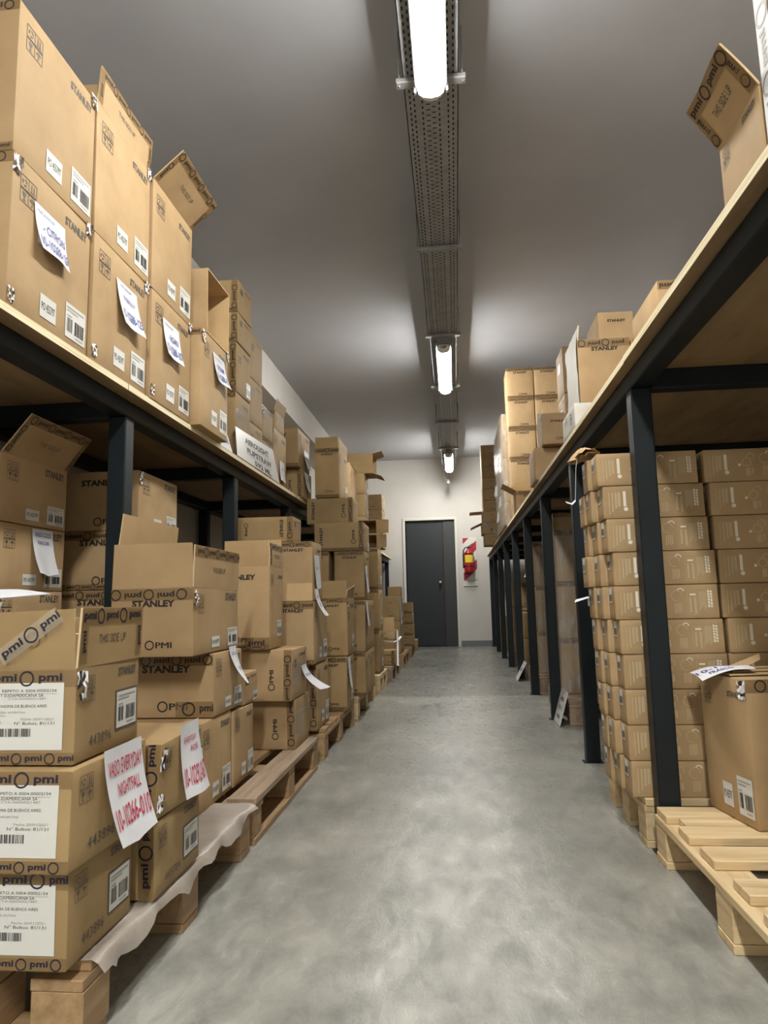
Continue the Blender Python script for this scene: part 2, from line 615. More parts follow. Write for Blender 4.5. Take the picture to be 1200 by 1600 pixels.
def lamp(y0, label, em='emit'):
    """weatherproof batten: grey tray body with a bright moulded diffuser below and end clips"""
    r = empty('ceiling_lamp', (LX, y0, 2.94))
    ln = 1.28
    mb = MB()
    mb.bbox(-0.046, 0.046, 0, ln, -0.060, -0.002, 'lampbody', 0.008)
    mb.bbox(-0.067, 0.067, 0.004, ln - 0.004, -0.074, -0.058, 'lampbody', 0.004)
    mb.build('lamp_body', r)
    mb = MB()
    prof = [(-0.055, -0.0745), (-0.056, -0.090), (-0.049, -0.112), (-0.03, -0.126), (0.0, -0.131), (0.03, -0.126), (0.049, -0.112), (0.056, -0.090), (0.055, -0.0745)]
    ys = [(0.055, 1.0), (0.10, 1.0), (ln / 2, 1.0), (ln - 0.10, 1.0), (ln - 0.055, 1.0)]
    vs = [(x * s, y, -0.0745 + (z + 0.0745) * s) for y, s in ys for x, z in prof]
    n = len(prof)
    fs = [(i * n + k, i * n + (k + 1) % n, (i + 1) * n + (k + 1) % n, (i + 1) * n + k) for i in range(len(ys) - 1) for k in range(n)]
    fs += [tuple(range(n)), tuple((len(ys) - 1) * n + k for k in range(n - 1, -1, -1))]
    mb.add(vs, fs, em, True)
    mb.build('diffuser', r)
    for ya, yb, s0, s1 in ((0.0, 0.055, 0.55, 1.0), (ln - 0.055, ln, 1.0, 0.55)):
        mb = MB()
        ys2 = [(ya + (yb - ya) * k / 4, s0 + (s1 - s0) * math.sin((k if s0 < s1 else 4 - k) / 4 * math.pi / 2) if s0 < s1 else s1 + (s0 - s1) * math.sin((4 - k) / 4 * math.pi / 2)) for k in range(5)]
        vs = [(x * s, y, -0.0745 + (z + 0.0745) * s) for y, s in ys2 for x, z in prof]
        fs = [(i * n + k, i * n + (k + 1) % n, (i + 1) * n + (k + 1) % n, (i + 1) * n + k) for i in range(4) for k in range(n)]
        fs += [tuple(range(n)), tuple(4 * n + k for k in range(n - 1, -1, -1))]
        mb.add(vs, fs, 'white', True)
        mb.build('end_cap', r)
    for yy in (0.03, ln - 0.03):
        for s in (-1, 1):
            mb = MB()
            mb.bbox(s * 0.066 - 0.006, s * 0.066 + 0.006, yy - 0.012, yy + 0.012, -0.09, -0.05, 'lampbody', 0.003)
            mb.build('clip', r)
    tag(r, label, 'lamp', 'batten lamps under the cable tray')
    return r


lamp(-2.0, 'long bright batten lamp under the cable tray behind the camera', 'emit_back')
lamp(1.43, 'long bright batten lamp under the cable tray, cut by the top of the picture', 'emit_first')
lamp(5.62, 'long bright batten lamp midway along the cable tray')
l3 = lamp(9.98, 'long bright batten lamp by the back wall with a cable loop hanging from it')
mb = MB()
mb.tube([(-0.03, 1.27, -0.06), (-0.085, 1.36, -0.09), (-0.10, 1.42, -0.15), (-0.07, 1.46, -0.20), (-0.03, 1.47, -0.22)], 0.006, 'cable')
mb.tube([(0.0, 1.28, -0.07), (-0.005, 1.40, -0.12), (-0.02, 1.46, -0.20)], 0.006, 'cable')
mb.build('cable', l3)
mb = MB()
mb.lathe((-0.025, 1.47, -0.285), [(0.012, 0.0), (0.03, 0.006), (0.034, 0.03), (0.03, 0.05), (0.018, 0.07), (0.010, 0.09)], 'cable', 14)
mb.build('plug', l3)

TX0, TX1, TZ = -0.145, 0.09, 2.95
tray = empty('cable_tray', (0, 0, TZ))
mb = MB()
ya, yb = YF + 0.3, 11.2
mb.box(TX0, TX0 + 0.004, ya, yb, 0, 0.055, 'galv')
mb.box(TX1 - 0.004, TX1, ya, yb, 0, 0.055, 'galv')
mb.box(TX0, TX1, ya, yb, 0, 0.003, 'galv')
F = Frame((TX0, 0, 0), (1, 0, 0), (0, -1, 0))          # underside, n points down
cols_x = [0.022, 0.040, 0.075, 0.10, 0.125, 0.150, 0.190, 0.212]
y = 1.2
while y < 11.1:
    for i, a in enumerate(cols_x):
        yy = y + (0.0175 if i % 2 else 0)
        if i in (3, 4):
            mb.rect(F, a - 0.009, a + 0.009, -yy - 0.0035, -yy + 0.0035, 0.0012, 'hole')
        else:
            mb.rect(F, a - 0.0035, a + 0.0035, -yy - 0.009, -yy + 0.009, 0.0012, 'hole')
    y += 0.036
for s, xx in ((-1, TX0), (1, TX1)):
    Fs = Frame((xx, 0, 0), (0, -s, 0), (0, 0, 1))
    y = 1.2
    while y < 11.1:
        mb.rect(Fs, -s * y - 0.009, -s * y + 0.009, 0.02, 0.028, 0.001, 'hole')
        y += 0.05
mb.build('perforated_channel', tray)
for yy in (-1.6, -0.2, 1.25, 2.72, 4.15, 5.60, 7.02, 8.48, 9.96):
    mb = MB()
    mb.bbox(TX0 - 0.03, TX1 + 0.03, yy - 0.022, yy + 0.022, -0.024, -0.001, 'galv', 0.003)
    br = mb.build('support_bar', tray)
    for xx in (TX0 - 0.016, TX1 + 0.016):
        mb = MB()
        mb.tube([(xx, yy, -0.03), (xx, yy, ZC - TZ - 0.001)], 0.0045, 'galv', 6)
        mb.build('threaded_rod', br)
tag(tray, 'grey perforated steel cable tray hung along the ceiling', 'cable tray')

# ------------------------------------------------------------------ steel racks with plywood decks
RZ, BT = 1.405, 1.462           # underside and top of the beams
PT = 1.483                      # top of the plywood


def rack(name_label, xf, xb, sgn, ys, y0, y1, overhang, group):
    """xf aisle-side face, xb wall side, sgn +1 when the aisle lies towards +X"""
    r = empty('storage_rack', (xf, y0, 0))
    o = Vector((xf, y0, 0))
    d = 0.063

    def put(mb, n, parent=r):
        mb.v = [tuple(Vector(v) - o) for v in mb.v]
        return mb.build(n, parent)
    xi = xf - sgn * d
    for y in ys:
        for k, (a, b) in enumerate(((xf, xi), (xb, xb + sgn * d))):
            if y < 0 and k:
                continue
            mb = MB()
            mb.bbox(min(a, b), max(a, b), y, y + d, 0.003, RZ - 0.001, 'steel', 0.004)
            p = put(mb, 'post')
            if k == 0:
                mb = MB()
                mb.bbox(min(a, b) - 0.014, max(a, b) + 0.014, y + 0.001, y + d - 0.001, 0.0, 0.004, 'steel', 0.001)
                put(mb, 'foot_plate', p)
    for a, b in ((xf, xi), (xb, xb + sgn * d)):
        mb = MB()
        mb.bbox(min(a, b), max(a, b), y0, y1, RZ, BT, 'steel', 0.004)
        put(mb, 'beam')
    for y in ys:
        mb = MB()
        a, b = xi, xb + sgn * d
        mb.bbox(min(a, b), max(a, b), y + 0.002, y + d - 0.002, RZ - 0.006, BT, 'steel', 0.004)
        put(mb, 'cross_beam')
    yy = y0
    k = 0
    while yy < y1 - 0.05:
        ye = min(yy + 2.44, y1)
        mb = MB()
        a, b = xf + sgn * (overhang + RNG.uniform(-0.003, 0.003)), xb
        x0, x1 = min(a, b), max(a, b)
        n = 14
        for i in range(n):
            # the aisle edge is slightly chipped
            pass
        mb.box(x0, x1, yy + 0.0015, ye - 0.0015, BT + 0.0005, PT, 'ply')
        e0 = a
        F = Frame((e0, yy + 0.0015 if sgn > 0 else ye - 0.0015, BT + 0.0005), (0, sgn, 0), (0, 0, 1))
        mb.rect(F, 0, ye - yy - 0.003, 0, PT - BT - 0.0005, 0.0004, 'ply_edge')
        put(mb, 'plywood_deck')
        yy = ye
    tag(r, name_label, 'rack')
    if group:
        r['group'] = group
    return r


LFX, RFX = -1.10, 0.572
rack('dark steel rack with a plywood deck, fronted by pallets of open mixed boxes', LFX, XL + 0.02, 1, [1.045 + 1.19 * k for k in range(9)] + [11.70], -0.3, 11.78, 0.052, None)
rack('dark steel rack with a plywood deck above the stack of small white-printed cartons', RFX, XR - 0.03, -1, [1.03 + 1.18 * k for k in range(9)] + [11.62], -0.3, 11.72, 0.034, None)


# ------------------------------------------------------------------ pallets
def pallet(x_front, sgn, y0, y1, label, wood='pine', along='X', depth=None, boards=None, group='wooden pallets on the floor', film=False):
    """x_front is the aisle side; sgn +1 when the pallet runs towards +X behind it"""
    r = empty('wooden_pallet', (x_front, y0, 0))
    depth = depth or (0.42 if sgn < 0 else 0.98)
    L = y1 - y0
    wx, wy = wood + 'X', wood + 'Y'

    def bx(a0, a1, b0, b1, z0, z1, mat, name, j=0.002):
        mb = MB()
        xa, xb2 = sorted((sgn * a0, sgn * a1))
        jj = RNG.uniform(-j, j)
        mb.bbox(xa + jj, xb2 + jj, b0 + jj, b1 + jj, z0, z1, mat, 0.0018)
        return mb.build(name, r)
    bw = 0.095
    xs = (0.0, depth / 2 - bw / 2, depth - bw)
    yb = (0.0, L / 2 - bw / 2, L - bw)
    if along == 'X':
        for b in yb:
            bx(-0.0, depth, b, b + bw, 0.0, 0.020, wx, 'bottom_board')
        for a in xs:
            for b in yb:
                bx(a, a + bw, b, b + bw, 0.0205, 0.102, wy, 'block')
        for a in xs:
            bx(a, a + bw, 0, L, 0.1025, 0.122, wy, 'stringer_board', 0.001)
        bs = boards or [(L * (k + 0.5) / 7 - 0.045, L * (k + 0.5) / 7 + 0.045, 0.0) for k in range(7)]
        for b0, b1, a0 in bs:
            bx(a0, depth + 0.002, b0, b1, 0.1225, 0.1435, wx, 'deck_board')
    else:
        for a in xs:
            bx(a, a + bw, 0, L, 0.0, 0.020, wy, 'bottom_board')
        for a in xs:
            for b in yb:
                bx(a + 0.004, a + bw - 0.004, b, b + bw, 0.0205, 0.102, wx, 'block')
        for b in yb:
            bx(0, depth, b, b + bw, 0.1025, 0.122, wx, 'stringer_board', 0.001)
        for a in (0.0, 0.155, depth - 0.095):
            bx(a - 0.004, a + 0.09, -0.004, L + 0.004, 0.1225, 0.1435, 'grey' + 'woodY' if a == 0 else wy, 'deck_board')
    tag(r, label, 'pallet', group)
    return r


pA = pallet(-0.655, -1, 1.225, 2.215, 'brown wooden pallet with torn plastic sheet, under the boxes marked 443896', 'brownwood', boards=[(0.03, 0.13, 0.0), (0.17, 0.26, 0.012), (0.31, 0.40, 0.006), (0.45, 0.54, 0.004), (0.58, 0.68, 0.004), (0.73, 0.82, 0.006), (0.885, 0.985, -0.003)])
# torn plastic sheet lying over that pallet and drooping past its aisle edge
mb = MB()
rnd = random.Random(4)
nu, nv = 40, 7
vs, fs = [], []
for i in range(nu + 1):
    yy = 0.02 + 0.955 * i / nu
    sag = 0.030 + 0.010 * math.sin(i * 0.45) + 0.006 * math.sin(i * 1.1 + 1) + rnd.uniform(-0.003, 0.003)
    if i > nu - 4 or i < 2:
        sag *= 0.6
    for j in range(nv + 1):
        s = j / nv
        if s < 0.6:
            p = (-0.14 + s / 0.6 * 0.152, yy, 0.1452 + 0.0015 * math.sin(i * 1.3 + j * 1.7))
        else:
            q = (s - 0.6) / 0.4
            p = (0.012 + 0.010 * q + 0.007 * math.sin(i * 0.8 + 1.5) * q, yy + 0.01 * q * math.sin(i), 0.1455 - sag * q)
        vs.append(p)
for i in range(nu):
    for j in range(nv):
        a = i * (nv + 1) + j
        fs.append((a, a + nv + 1, a + nv + 2, a + 1))
mb.add(vs, fs, 'sheet', True)
mb.build('plastic_sheet', pA)
pB = pallet(-0.655, -1, 2.262, 3.285, 'weathered pallet with a grey front board, under the two cartons with clear tape', 'brownwood', 'Y')
lp = [(3.46, 4.45, 'brownwood', 'brown pallet under the carton stack with a grey hanging price tag, third from the camera'),
      (4.62, 5.62, 'pine', 'pale pallet under the stack topped by the tall upright carton'),
      (5.92, 6.60, 'pine', 'pale pallet under the three plain tall cartons near the rack middle'),
      (6.72, 7.70, 'greywood', 'grey pallet under the carton with the upright pale flap and white strap'),
      (8.20, 9.20, 'brownwood', 'brown pallet under the dull wide cartons near the door'),
      (9.62, 10.62, 'brownwood', 'brown pallet under the four flat cartons beside the door')]
for a, b, w, lb in lp:
    pallet(-0.655 if a < 6.6 else -0.62, -1, a, b, lb, w)
RB = [(0.935, 1.03, 0.004), (0.865, 0.925, 0.035), (0.765, 0.855, 0.012), (0.60, 0.70, 0.014), (0.41, 0.50, 0.018), (0.24, 0.33, 0.01), (0.02, 0.12, 0.01)]
pallet(0.555, 1, 1.165, 2.203, 'new pale pine pallet under the large sealed box with a white note', 'pine', boards=[(a - 0.0, b - 0.0, c) for a, b, c in RB])
pallet(0.548, 1, 2.282, 2.80, 'pale pallet under the stack of small white-printed cartons', 'pine')
for a, b, w, lb in ((4.36, 5.30, 'greywood', 'grey pallet in the dark with a white price card leaning on it'),
                    (5.88, 6.72, 'greywood', 'grey pallet in the dark under the second wrapped carton stack'),
                    (7.05, 7.95, 'greywood', 'grey pallet in the dark midway along the rack of printed cartons'),
                    (8.25, 9.15, 'greywood', 'grey pallet in the dark two bays from the back wall'),
                    (10.62, 11.50, 'brownwood', 'brown pallet in the dark bay touching the back wall')):
    pallet(0.648, 1, a, b, lb, w)


# ------------------------------------------------------------------ cartons
def make_warp(w, d, h, seed, amp=0.0022, bulge=0.002):
    r = random.Random(seed)
    J = {(i, j, k): Vector((r.uniform(-amp, amp), r.uniform(-amp, amp), r.uniform(-amp, 0) if k else 0)) for i in (0, 1) for j in (0, 1) for k in (0, 1)}
    bx, by = r.uniform(-0.3, 1) * bulge, r.uniform(-0.3, 1) * bulge

    def f(p):
        a = min(1.0, max(0.0, p.x / w + 0.5))
        b = min(1.0, max(0.0, p.y / d + 0.5))
        c = min(1.0, max(0.0, p.z / h))
        q = Vector(p)
        for (i, j, k), o in J.items():
            q += o * ((a if i else 1 - a) * (b if j else 1 - b) * (c if k else 1 - c))
        sa, sb, sc = math.sin(math.pi * a), math.sin(math.pi * b), math.sin(math.pi * c)
        q.x += (2 * a - 1) * bx * sb * sc
        q.y += (2 * b - 1) * by * sa * sc
        return q
    return f


def carton_shell(mb, w, d, h, warp, mat, openn=False, r=0.0045):
    H = (w / 2, d / 2, h / 2)

    def ticks(L):
        return [0, r / L, 0.2, 0.4, 0.6, 0.8, 1 - r / L, 1]

    def rnd(p):
        c = Vector([max(-H[k] + r, min(H[k] - r, p[k])) for k in range(3)])
        if openn and p[2] > 0:
            c.z = p[2]
        dv = Vector(p) - c
        if dv.length > 1e-9:
            c = c + dv.normalized() * r
        return c
    T = [ticks(w), ticks(d), ticks(h)]
    dims = (w, d, h)
    for ax in range(3):
        o = [(ax + 1) % 3, (ax + 2) % 3]
        for s in (-1, 1):
            if openn and ax == 2 and s == 1:
                continue
            vs = []
            for tb in T[o[1]]:
                for ta in T[o[0]]:
                    p = [0, 0, 0]
                    p[ax] = s * H[ax]
                    p[o[0]] = (ta - 0.5) * dims[o[0]]
                    p[o[1]] = (tb - 0.5) * dims[o[1]]
                    q = rnd(p)
                    q.z += h / 2
                    vs.append(warp(q))
            n = len(T[0])
            fs = []
            for j in range(n - 1):
                for i in range(n - 1):
                    f = (j * n + i, j * n + i + 1, (j + 1) * n + i + 1, (j + 1) * n + i)
                    fs.append(f if s > 0 else f[::-1])
            mb.add(vs, fs, mat, True)
    if openn:
        t = 0.0045
        a, b = w / 2 - t, d / 2 - t
        q = [Vector((sx * a, sy * b, z)) for z in (0.008, h) for sx, sy in ((-1, -1), (1, -1), (1, 1), (-1, 1))]
        q = [warp(p) for p in q]
        mb.add(q, [(0, 1, 2, 3), (0, 4, 5, 1), (1, 5, 6, 2), (2, 6, 7, 3), (3, 7, 4, 0)], 'card_in')
        q2 = [warp(Vector((sx * w / 2, sy * d / 2, h))) for sx, sy in ((-1, -1), (1, -1), (1, 1), (-1, 1))]
        mb.add(q2 + q[4:], [(0, 1, 5, 4), (1, 2, 6, 5), (2, 3, 7, 6), (3, 0, 4, 7)], 'card_edge')


def icons(mb, F, a, b, s, mat='ink_soft', c=0.0009):
    """2 x 2 handling marks: recycling loop, side bars, glass, umbrella; s = cell size, (a, b) lower corner"""
    t = s * 0.055
    for k in (0, 1, 2):
        mb.rect(F, a + k * s - t / 2, a + k * s + t / 2, b, b + 2.1 * s, c, mat)
    for y in (0, s * 1.0, s * 1.1, s * 2.1):
        mb.rect(F, a, a + 2 * s, b + y - t / 2, b + y + t / 2, c, mat)
    cx, cy = a + s / 2, b + s * 1.6
    for k in range(3):
        mb.ring(F, cx, cy, s * 0.24, s * 0.13, c, mat, 4, 0.02 + k / 3, 0.24 + k / 3)
    cx = a + 1.5 * s
    for dx in (-0.18, 0.12):
        mb.rect(F, cx + dx * s, cx + (dx + 0.09) * s, cy - 0.3 * s, cy + 0.3 * s, c, mat)
    mb.rect(F, cx - 0.32 * s, cx + 0.32 * s, cy - 0.36 * s, cy - 0.3 * s, c, mat)
    cx, cy = a + s / 2, b + s / 2
    mb.poly(F, [(cx - .24 * s, cy + .34 * s), (cx - .2 * s, cy + .08 * s), (cx - .05 * s, cy - .05 * s), (cx + .05 * s, cy - .05 * s), (cx + .2 * s, cy + .08 * s), (cx + .24 * s, cy + .34 * s)], c, mat)
    mb.rect(F, cx - .04 * s, cx + .04 * s, cy - .3 * s, cy - .05 * s, c, mat)
    mb.rect(F, cx - .17 * s, cx + .17 * s, cy - .36 * s, cy - .29 * s, c, mat)
    cx = a + 1.5 * s
    pts = [(cx + .3 * s * math.cos(math.pi * k / 8), cy + .04 * s + .28 * s * math.sin(math.pi * k / 8)) for k in range(9)]
    mb.poly(F, pts, c, mat)
    mb.rect(F, cx - .035 * s, cx + .035 * s, cy - .33 * s, cy + .05 * s, c, mat)
    mb.rect(F, cx - .13 * s, cx - .03 * s, cy - .36 * s, cy - .29 * s, c, mat)


def barcode(mb, F, a0, a1, b0, b1, c, seed, mat='ink', n=15):
    r = random.Random(seed)
    x = a0
    step = (a1 - a0) / n
    for k in range(n):
        wd = step * r.choice((0.3, 0.45, 0.7))
        mb.rect(F, x, x + wd, b0, b1, c, mat)
        x += step


def label_part(root, F, a0, a1, b0, b1, kind, seed, border=None, T=None):
    mb = MB()
    w, h = a1 - a0, b1 - b0
    if border:
        mb.rect(F, a0 - .004, a1 + .004, b0 - .004, b1 + .004, 0.0010, border, 2, 2)
    mb.rect(F, a0, a1, b0, b1, 0.0015, 'label', 3, 3)
    c = 0.0021
    if kind == 'po':
        mb.text(F, 'PO 455797', (a0 + a1) / 2, (b0 + b1) / 2, h * 0.36, c, 'ink', w=w * 0.82, bold=0.0)
        nm = 'order_label'
    elif kind == 'bar':
        for k, (u0, u1) in enumerate(((0.06, 0.9), (0.06, 0.62))):
            mb.rect(F, a0 + u0 * w, a0 + u1 * w, b1 - h * (.13 + .09 * k), b1 - h * (.10 + .09 * k), c, 'ink_mid')
        barcode(mb, F, a0 + .08 * w, a0 + .34 * w, b0 + .18 * h, b0 + .58 * h, c, seed, n=9)
        barcode(mb, F, a0 + .46 * w, a0 + .92 * w, b0 + .18 * h, b0 + .58 * h, c, seed + 1)
        mb.rect(F, a0 + .08 * w, a0 + .3 * w, b0 + .63 * h, b0 + .66 * h, c, 'ink_mid')
        mb.rect(F, a0 + .5 * w, a0 + .86 * w, b0 + .08 * h, b0 + .11 * h, c, 'ink_mid')
        nm = 'barcode_label'
    elif kind == 'ship':
        rows = [('REMITO A 0004-00002154', .62, .885, .042, 'ink_soft', .60), ('KIT SUDAMERICANA SA', .52, .815, .045, 'ink_soft', .52), ('CTA-00000021487', .60, .765, .034, 'ink_mid', .42),
                ('ATENCION: LOG.', .16, .715, .030, 'ink_mid', .26), ('CIUDAD AUTONOMA DE BUENOS AIRES', .42, .655, .042, 'ink_soft', .80), ('C. 1425', .10, .61, .030, 'ink_mid', .12),
                ('AMPLIA, FLORIDA, ARGENTINA', .34, .56, .034, 'ink_mid', .50), ('C. COMERCIAL', .22, .515, .030, 'ink_mid', .3), ('Fecha 20/01/2021', .72, .46, .034, 'ink_mid', .36),
                ('N\u00b0 Bultos: 81/131', .69, .40, .046, 'ink_soft', .44), ('Bulto: 1.400', .20, .41, .034, 'ink_mid', .25)]
        for s, u, v, hh, mt, ww in rows:
            mb.text(F, s, a0 + u * w, b0 + v * h, hh * h, c, mt, w=ww * w, bold=0.0)
        mb.rect(F, a0 + .30 * w, a0 + .92 * w, b0 + .835 * h, b0 + .84 * h, c, 'ink_mid')
        barcode(mb, F, a0 + .30 * w, a0 + .66 * w, b0 + .20 * h, b0 + .32 * h, c, seed, n=20)
        nm = 'shipping_label'
    else:
        nm = 'sticker'
        for k in range(3):
            mb.rect(F, a0 + .12 * w, a0 + (.85 - .2 * (k % 2)) * w, b1 - h * (.25 + .2 * k), b1 - h * (.19 + .2 * k), c, 'ink_mid')
    if T:
        mb.v = [tuple(T(Vector(v))) for v in mb.v]
    return mb.build(nm, root)


def tape_part(root, F, a0, a1, b0, b1, marks=True, seed=0, flip=False, mat='tape', ink='ink', T=None, vertical=False, c=0.0012):
    """printed parcel tape: film strip, rings and the three-letter wordmark repeated"""
    mb = MB()
    mb.rect(F, a0, a1, b0, b1, c, mat, 8, 1)
    if marks:
        r = random.Random(seed)
        if not vertical:
            hh = (b1 - b0)
            pos = a0 + r.uniform(0.0, 0.03)
            k = r.randint(0, 1)
            while pos < a1 - 0.02:
                if k % 2 == 0:
                    wd = min(hh * 1.5, a1 - pos)
                    mb.text(F, 'pmi', pos + wd / 2, (b0 + b1) / 2, hh * 0.62, c + .0005, ink, w=wd, rot=math.pi if flip else 0.0, bold=0.03)
                    pos += wd + hh * 0.22
                else:
                    rr = hh * 0.42
                    if pos + 2 * rr > a1:
                        break
                    mb.ring(F, pos + rr, (b0 + b1) / 2, rr, rr * 0.26, c + .0005, ink)
                    pos += 2 * rr + hh * 0.35
                k += 1
        else:
            ww = a1 - a0
            pos = b0 + r.uniform(0.0, 0.03)
            k = r.randint(0, 1)
            while pos < b1 - 0.02:
                if k % 2 == 0:
                    wd = min(ww * 1.5, b1 - pos)
                    mb.text(F, 'pmi', (a0 + a1) / 2, pos + wd / 2, ww * 0.62, c + .0005, ink, w=wd, rot=math.pi / 2, bold=0.03)
                    pos += wd + ww * 0.22
                else:
                    rr = ww * 0.42
                    if pos + 2 * rr > b1:
                        break
                    mb.ring(F, (a0 + a1) / 2, pos + rr, rr, rr * 0.26, c + .0005, ink)
                    pos += 2 * rr + ww * 0.35
                k += 1
    if T:
        mb.v = [tuple(T(Vector(v))) for v in mb.v]
    return mb.build('packing_tape', root)


def crumple(root, F, a, b, s, seed, T=None, mat='paper'):
    """a small tuft of wrinkled printed tape sticking up from a corner"""
    r = random.Random(seed)
    mb = MB()
    n = 5
    vs = [F.P(a + s * (i / n - .5) + r.uniform(-.1, .1) * s, b + s * 1.4 * (j / n - .5) + r.uniform(-.1, .1) * s, 0.002 + r.uniform(0, .18) * s) for j in range(n + 1) for i in range(n + 1)]
    for j in range(n):
        for i in range(n):
            q = j * (n + 1) + i
            mb.add([vs[q], vs[q + 1], vs[q + n + 2], vs[q + n + 1]], [(0, 1, 2, 3)], r.choice((mat, mat, 'tape', 'ink')))
    if T:
        mb.v = [tuple(T(Vector(v))) for v in mb.v]
    return mb.build('wrinkled_tape', root)


def note_part(root, F, a, b, w, h, lines, ink='ink_blue', lift=0.06, skew=0.0, T=None, seed=1, over=0.0, name='paper_note'):
    """hand-written sheet taped at its top edge, curling away from the face lower down; (a, b) = top centre"""
    r = random.Random(seed)
    k1, k2 = r.uniform(-.4, .4), r.uniform(0, 6)

    def bend(x, y):
        s = (b - y) / h
        u = (x - a) / w
        if s < 0:
            return 0.003
        return 0.003 + lift * s * s * (1 + k1 * u) + 0.004 * math.sin(6 * u + k2) * s
    G = Frame(F.o, F.u, F.v, F.warp, bend)
    mb = MB()
    na, nb = 8, 10
    vs = []
    for j in range(nb + 1):
        for i in range(na + 1):
            u, s = i / na - .5, j / nb
            dip = 0.12 * h * s * max(0, 1 - abs(u) * 2.2) if skew == 0 else 0
            vs.append(G.P(a + u * w + skew * s * h, b - s * h - dip * 0.5, 0))
    fs = [(j * (na + 1) + i, (j + 1) * (na + 1) + i, (j + 1) * (na + 1) + i + 1, j * (na + 1) + i + 1) for j in range(nb) for i in range(na)]
    mb.add(vs, fs, 'paper', True)
    for s, u, v, hh, ww in lines:
        vs2, fs2, asp = glyphs(s, 0.008)
        out = []
        for x, y in vs2:
            ss = v - y * hh
            out.append(G.P(a + (u - .5 + x * ww + 0.10 * y * hh * h / w) * w + skew * ss * h, b - ss * h - 0, 0.0022))
        mb.add(out, fs2, ink)
    if T:
        mb.v = [tuple(T(Vector(v))) for v in mb.v]
    return mb.build(name, root)


def flap_part(root, w, d, h, edge, depth, ang, warp, T=None, text=None, tape=None, mat='card', curl=0.0, inset=0.004, ink='ink', seed=0, skew=0.0):
    """lid flap hinged on edge S/N/E/W of the open top; ang 0 = standing up, 90 = lying flat outwards"""
    ang = math.radians(ang)
    up, (o, u, out, L) = Vector((0, 0, 1)), {
        'S': (Vector((-w / 2, -d / 2, h)), Vector((1, 0, 0)), Vector((0, -1, 0)), w),
        'N': (Vector((w / 2, d / 2, h)), Vector((-1, 0, 0)), Vector((0, 1, 0)), w),
        'E': (Vector((w / 2, -d / 2, h)), Vector((0, 1, 0)), Vector((1, 0, 0)), d),
        'W': (Vector((-w / 2, d / 2, h)), Vector((0, -1, 0)), Vector((-1, 0, 0)), d)}[edge]
    v = up * math.cos(ang) + out * math.sin(ang)
    r = random.Random(seed + 5)
    ph = r.uniform(0, 6)

    def bend(a, b):
        s = max(0.0, b / depth)
        return -curl * s * s + 0.0025 * math.sin(2.2 * a / L * 3 + ph) * s
    o = warp(o)
    F = Frame(o + up * 0.001, u, v, None, bend)
    mb = MB()
    n, m = 8, 5
    t = 0.0042

    def P(i, j, c):
        a0, a1 = inset * (0.5 + j / m), L - inset * (0.5 + j / m)
        return F.P(a0 + (a1 - a0) * i / n, depth * j / m * (1 + skew * (i / n - .5)), c)
    fo = [P(i, j, 0) for j in range(m + 1) for i in range(n + 1)]
    fi = [P(i, j, -t) for j in range(m + 1) for i in range(n + 1)]
    q = [(j * (n + 1) + i, j * (n + 1) + i + 1, (j + 1) * (n + 1) + i + 1, (j + 1) * (n + 1) + i) for j in range(m) for i in range(n)]
    mb.add(fo, q, mat, True)
    mb.add(fi, [f[::-1] for f in q], 'card_in' if mat != 'card_white' else mat, True)
    rim = [P(i, m, c) for i in range(n + 1) for c in (0, -t)]
    mb.add(rim, [(2 * i, 2 * i + 2, 2 * i + 3, 2 * i + 1) for i in range(n)], 'card_edge')
    for i in (0, n):
        e = [P(i, j, c) for j in range(m + 1) for c in (0, -t)]
        mb.add(e, [(2 * j, 2 * j + 1, 2 * j + 3, 2 * j + 2) for j in range(m)], 'card_edge')
    if text:
        hh = min(0.017, depth * 0.16)
        mb.text(F, text, L * 0.5, depth * 0.45, hh, 0.0008, 'ink_soft', w=min(L * 0.42, hh * 7), bold=0.0)
    if T:
        mb.v = [tuple(T(Vector(x))) for x in mb.v]
    fl = mb.build('flap', root)
    if tape:
        tw = min(0.034, depth * 0.3)
        tape_part(fl, F, inset, L - inset, depth - tw, depth - 0.001, True, seed, 'flip' in tape, 'tape', ink, T)
        if 'sides' in tape:
            tape_part(fl, F, inset, inset + 0.026, 0.006, depth - tw, True, seed + 1, False, 'tape', ink, T, vertical=True)
            if 'both' in tape:
                tape_part(fl, F, L - inset - 0.026, L - inset, 0.006, depth - tw, True, seed + 2, False, 'tape', ink, T, vertical=True)
    return fl


def mark_logo(mb, F, w, h, s=1.0, low=True):
    tw = min(w * 0.52, 0.16) * s
    mb.text(F, 'STANLEY', w * 0.52, h - max(0.045, h * .13), tw * 0.155, 0.0009, 'ink', w=tw, bold=0.045)
    if low:
        mark_pmi(mb, F, w * 0.60, max(0.035, h * 0.12), tw * 0.62)


def mark_pmi(mb, F, a, b, tw, rot=0.0):
    hh = tw * 0.26
    ca, sa = math.cos(rot), math.sin(rot)
    mb.ring(F, a - tw * .36 * ca, b - tw * .36 * sa, hh * .58, hh * .17, 0.0009, 'ink')
    for k in (-1, 0, 1):
        q = tw * (.16 + .012 * k)
        mb.text(F, 'PMI', a + q * ca, b + q * sa, hh * .8, 0.0009 + .00005 * k, 'ink', w=tw * .58, rot=rot, bold=0.0)


def mark_side(mb, F, w, h, right=True):
    """rotated print of a carton lying on its side"""
    tw = min(h * 0.72, 0.13)
    x1, x2 = (0.14, 0.80)
    mb.text(F, 'STANLEY', w * x1, h * .52, tw * .17, 0.0009, 'ink', w=tw, rot=math.pi / 2, bold=0.045)
    mark_pmi(mb, F, w * x2, h * .5, tw * .75, math.pi / 2)


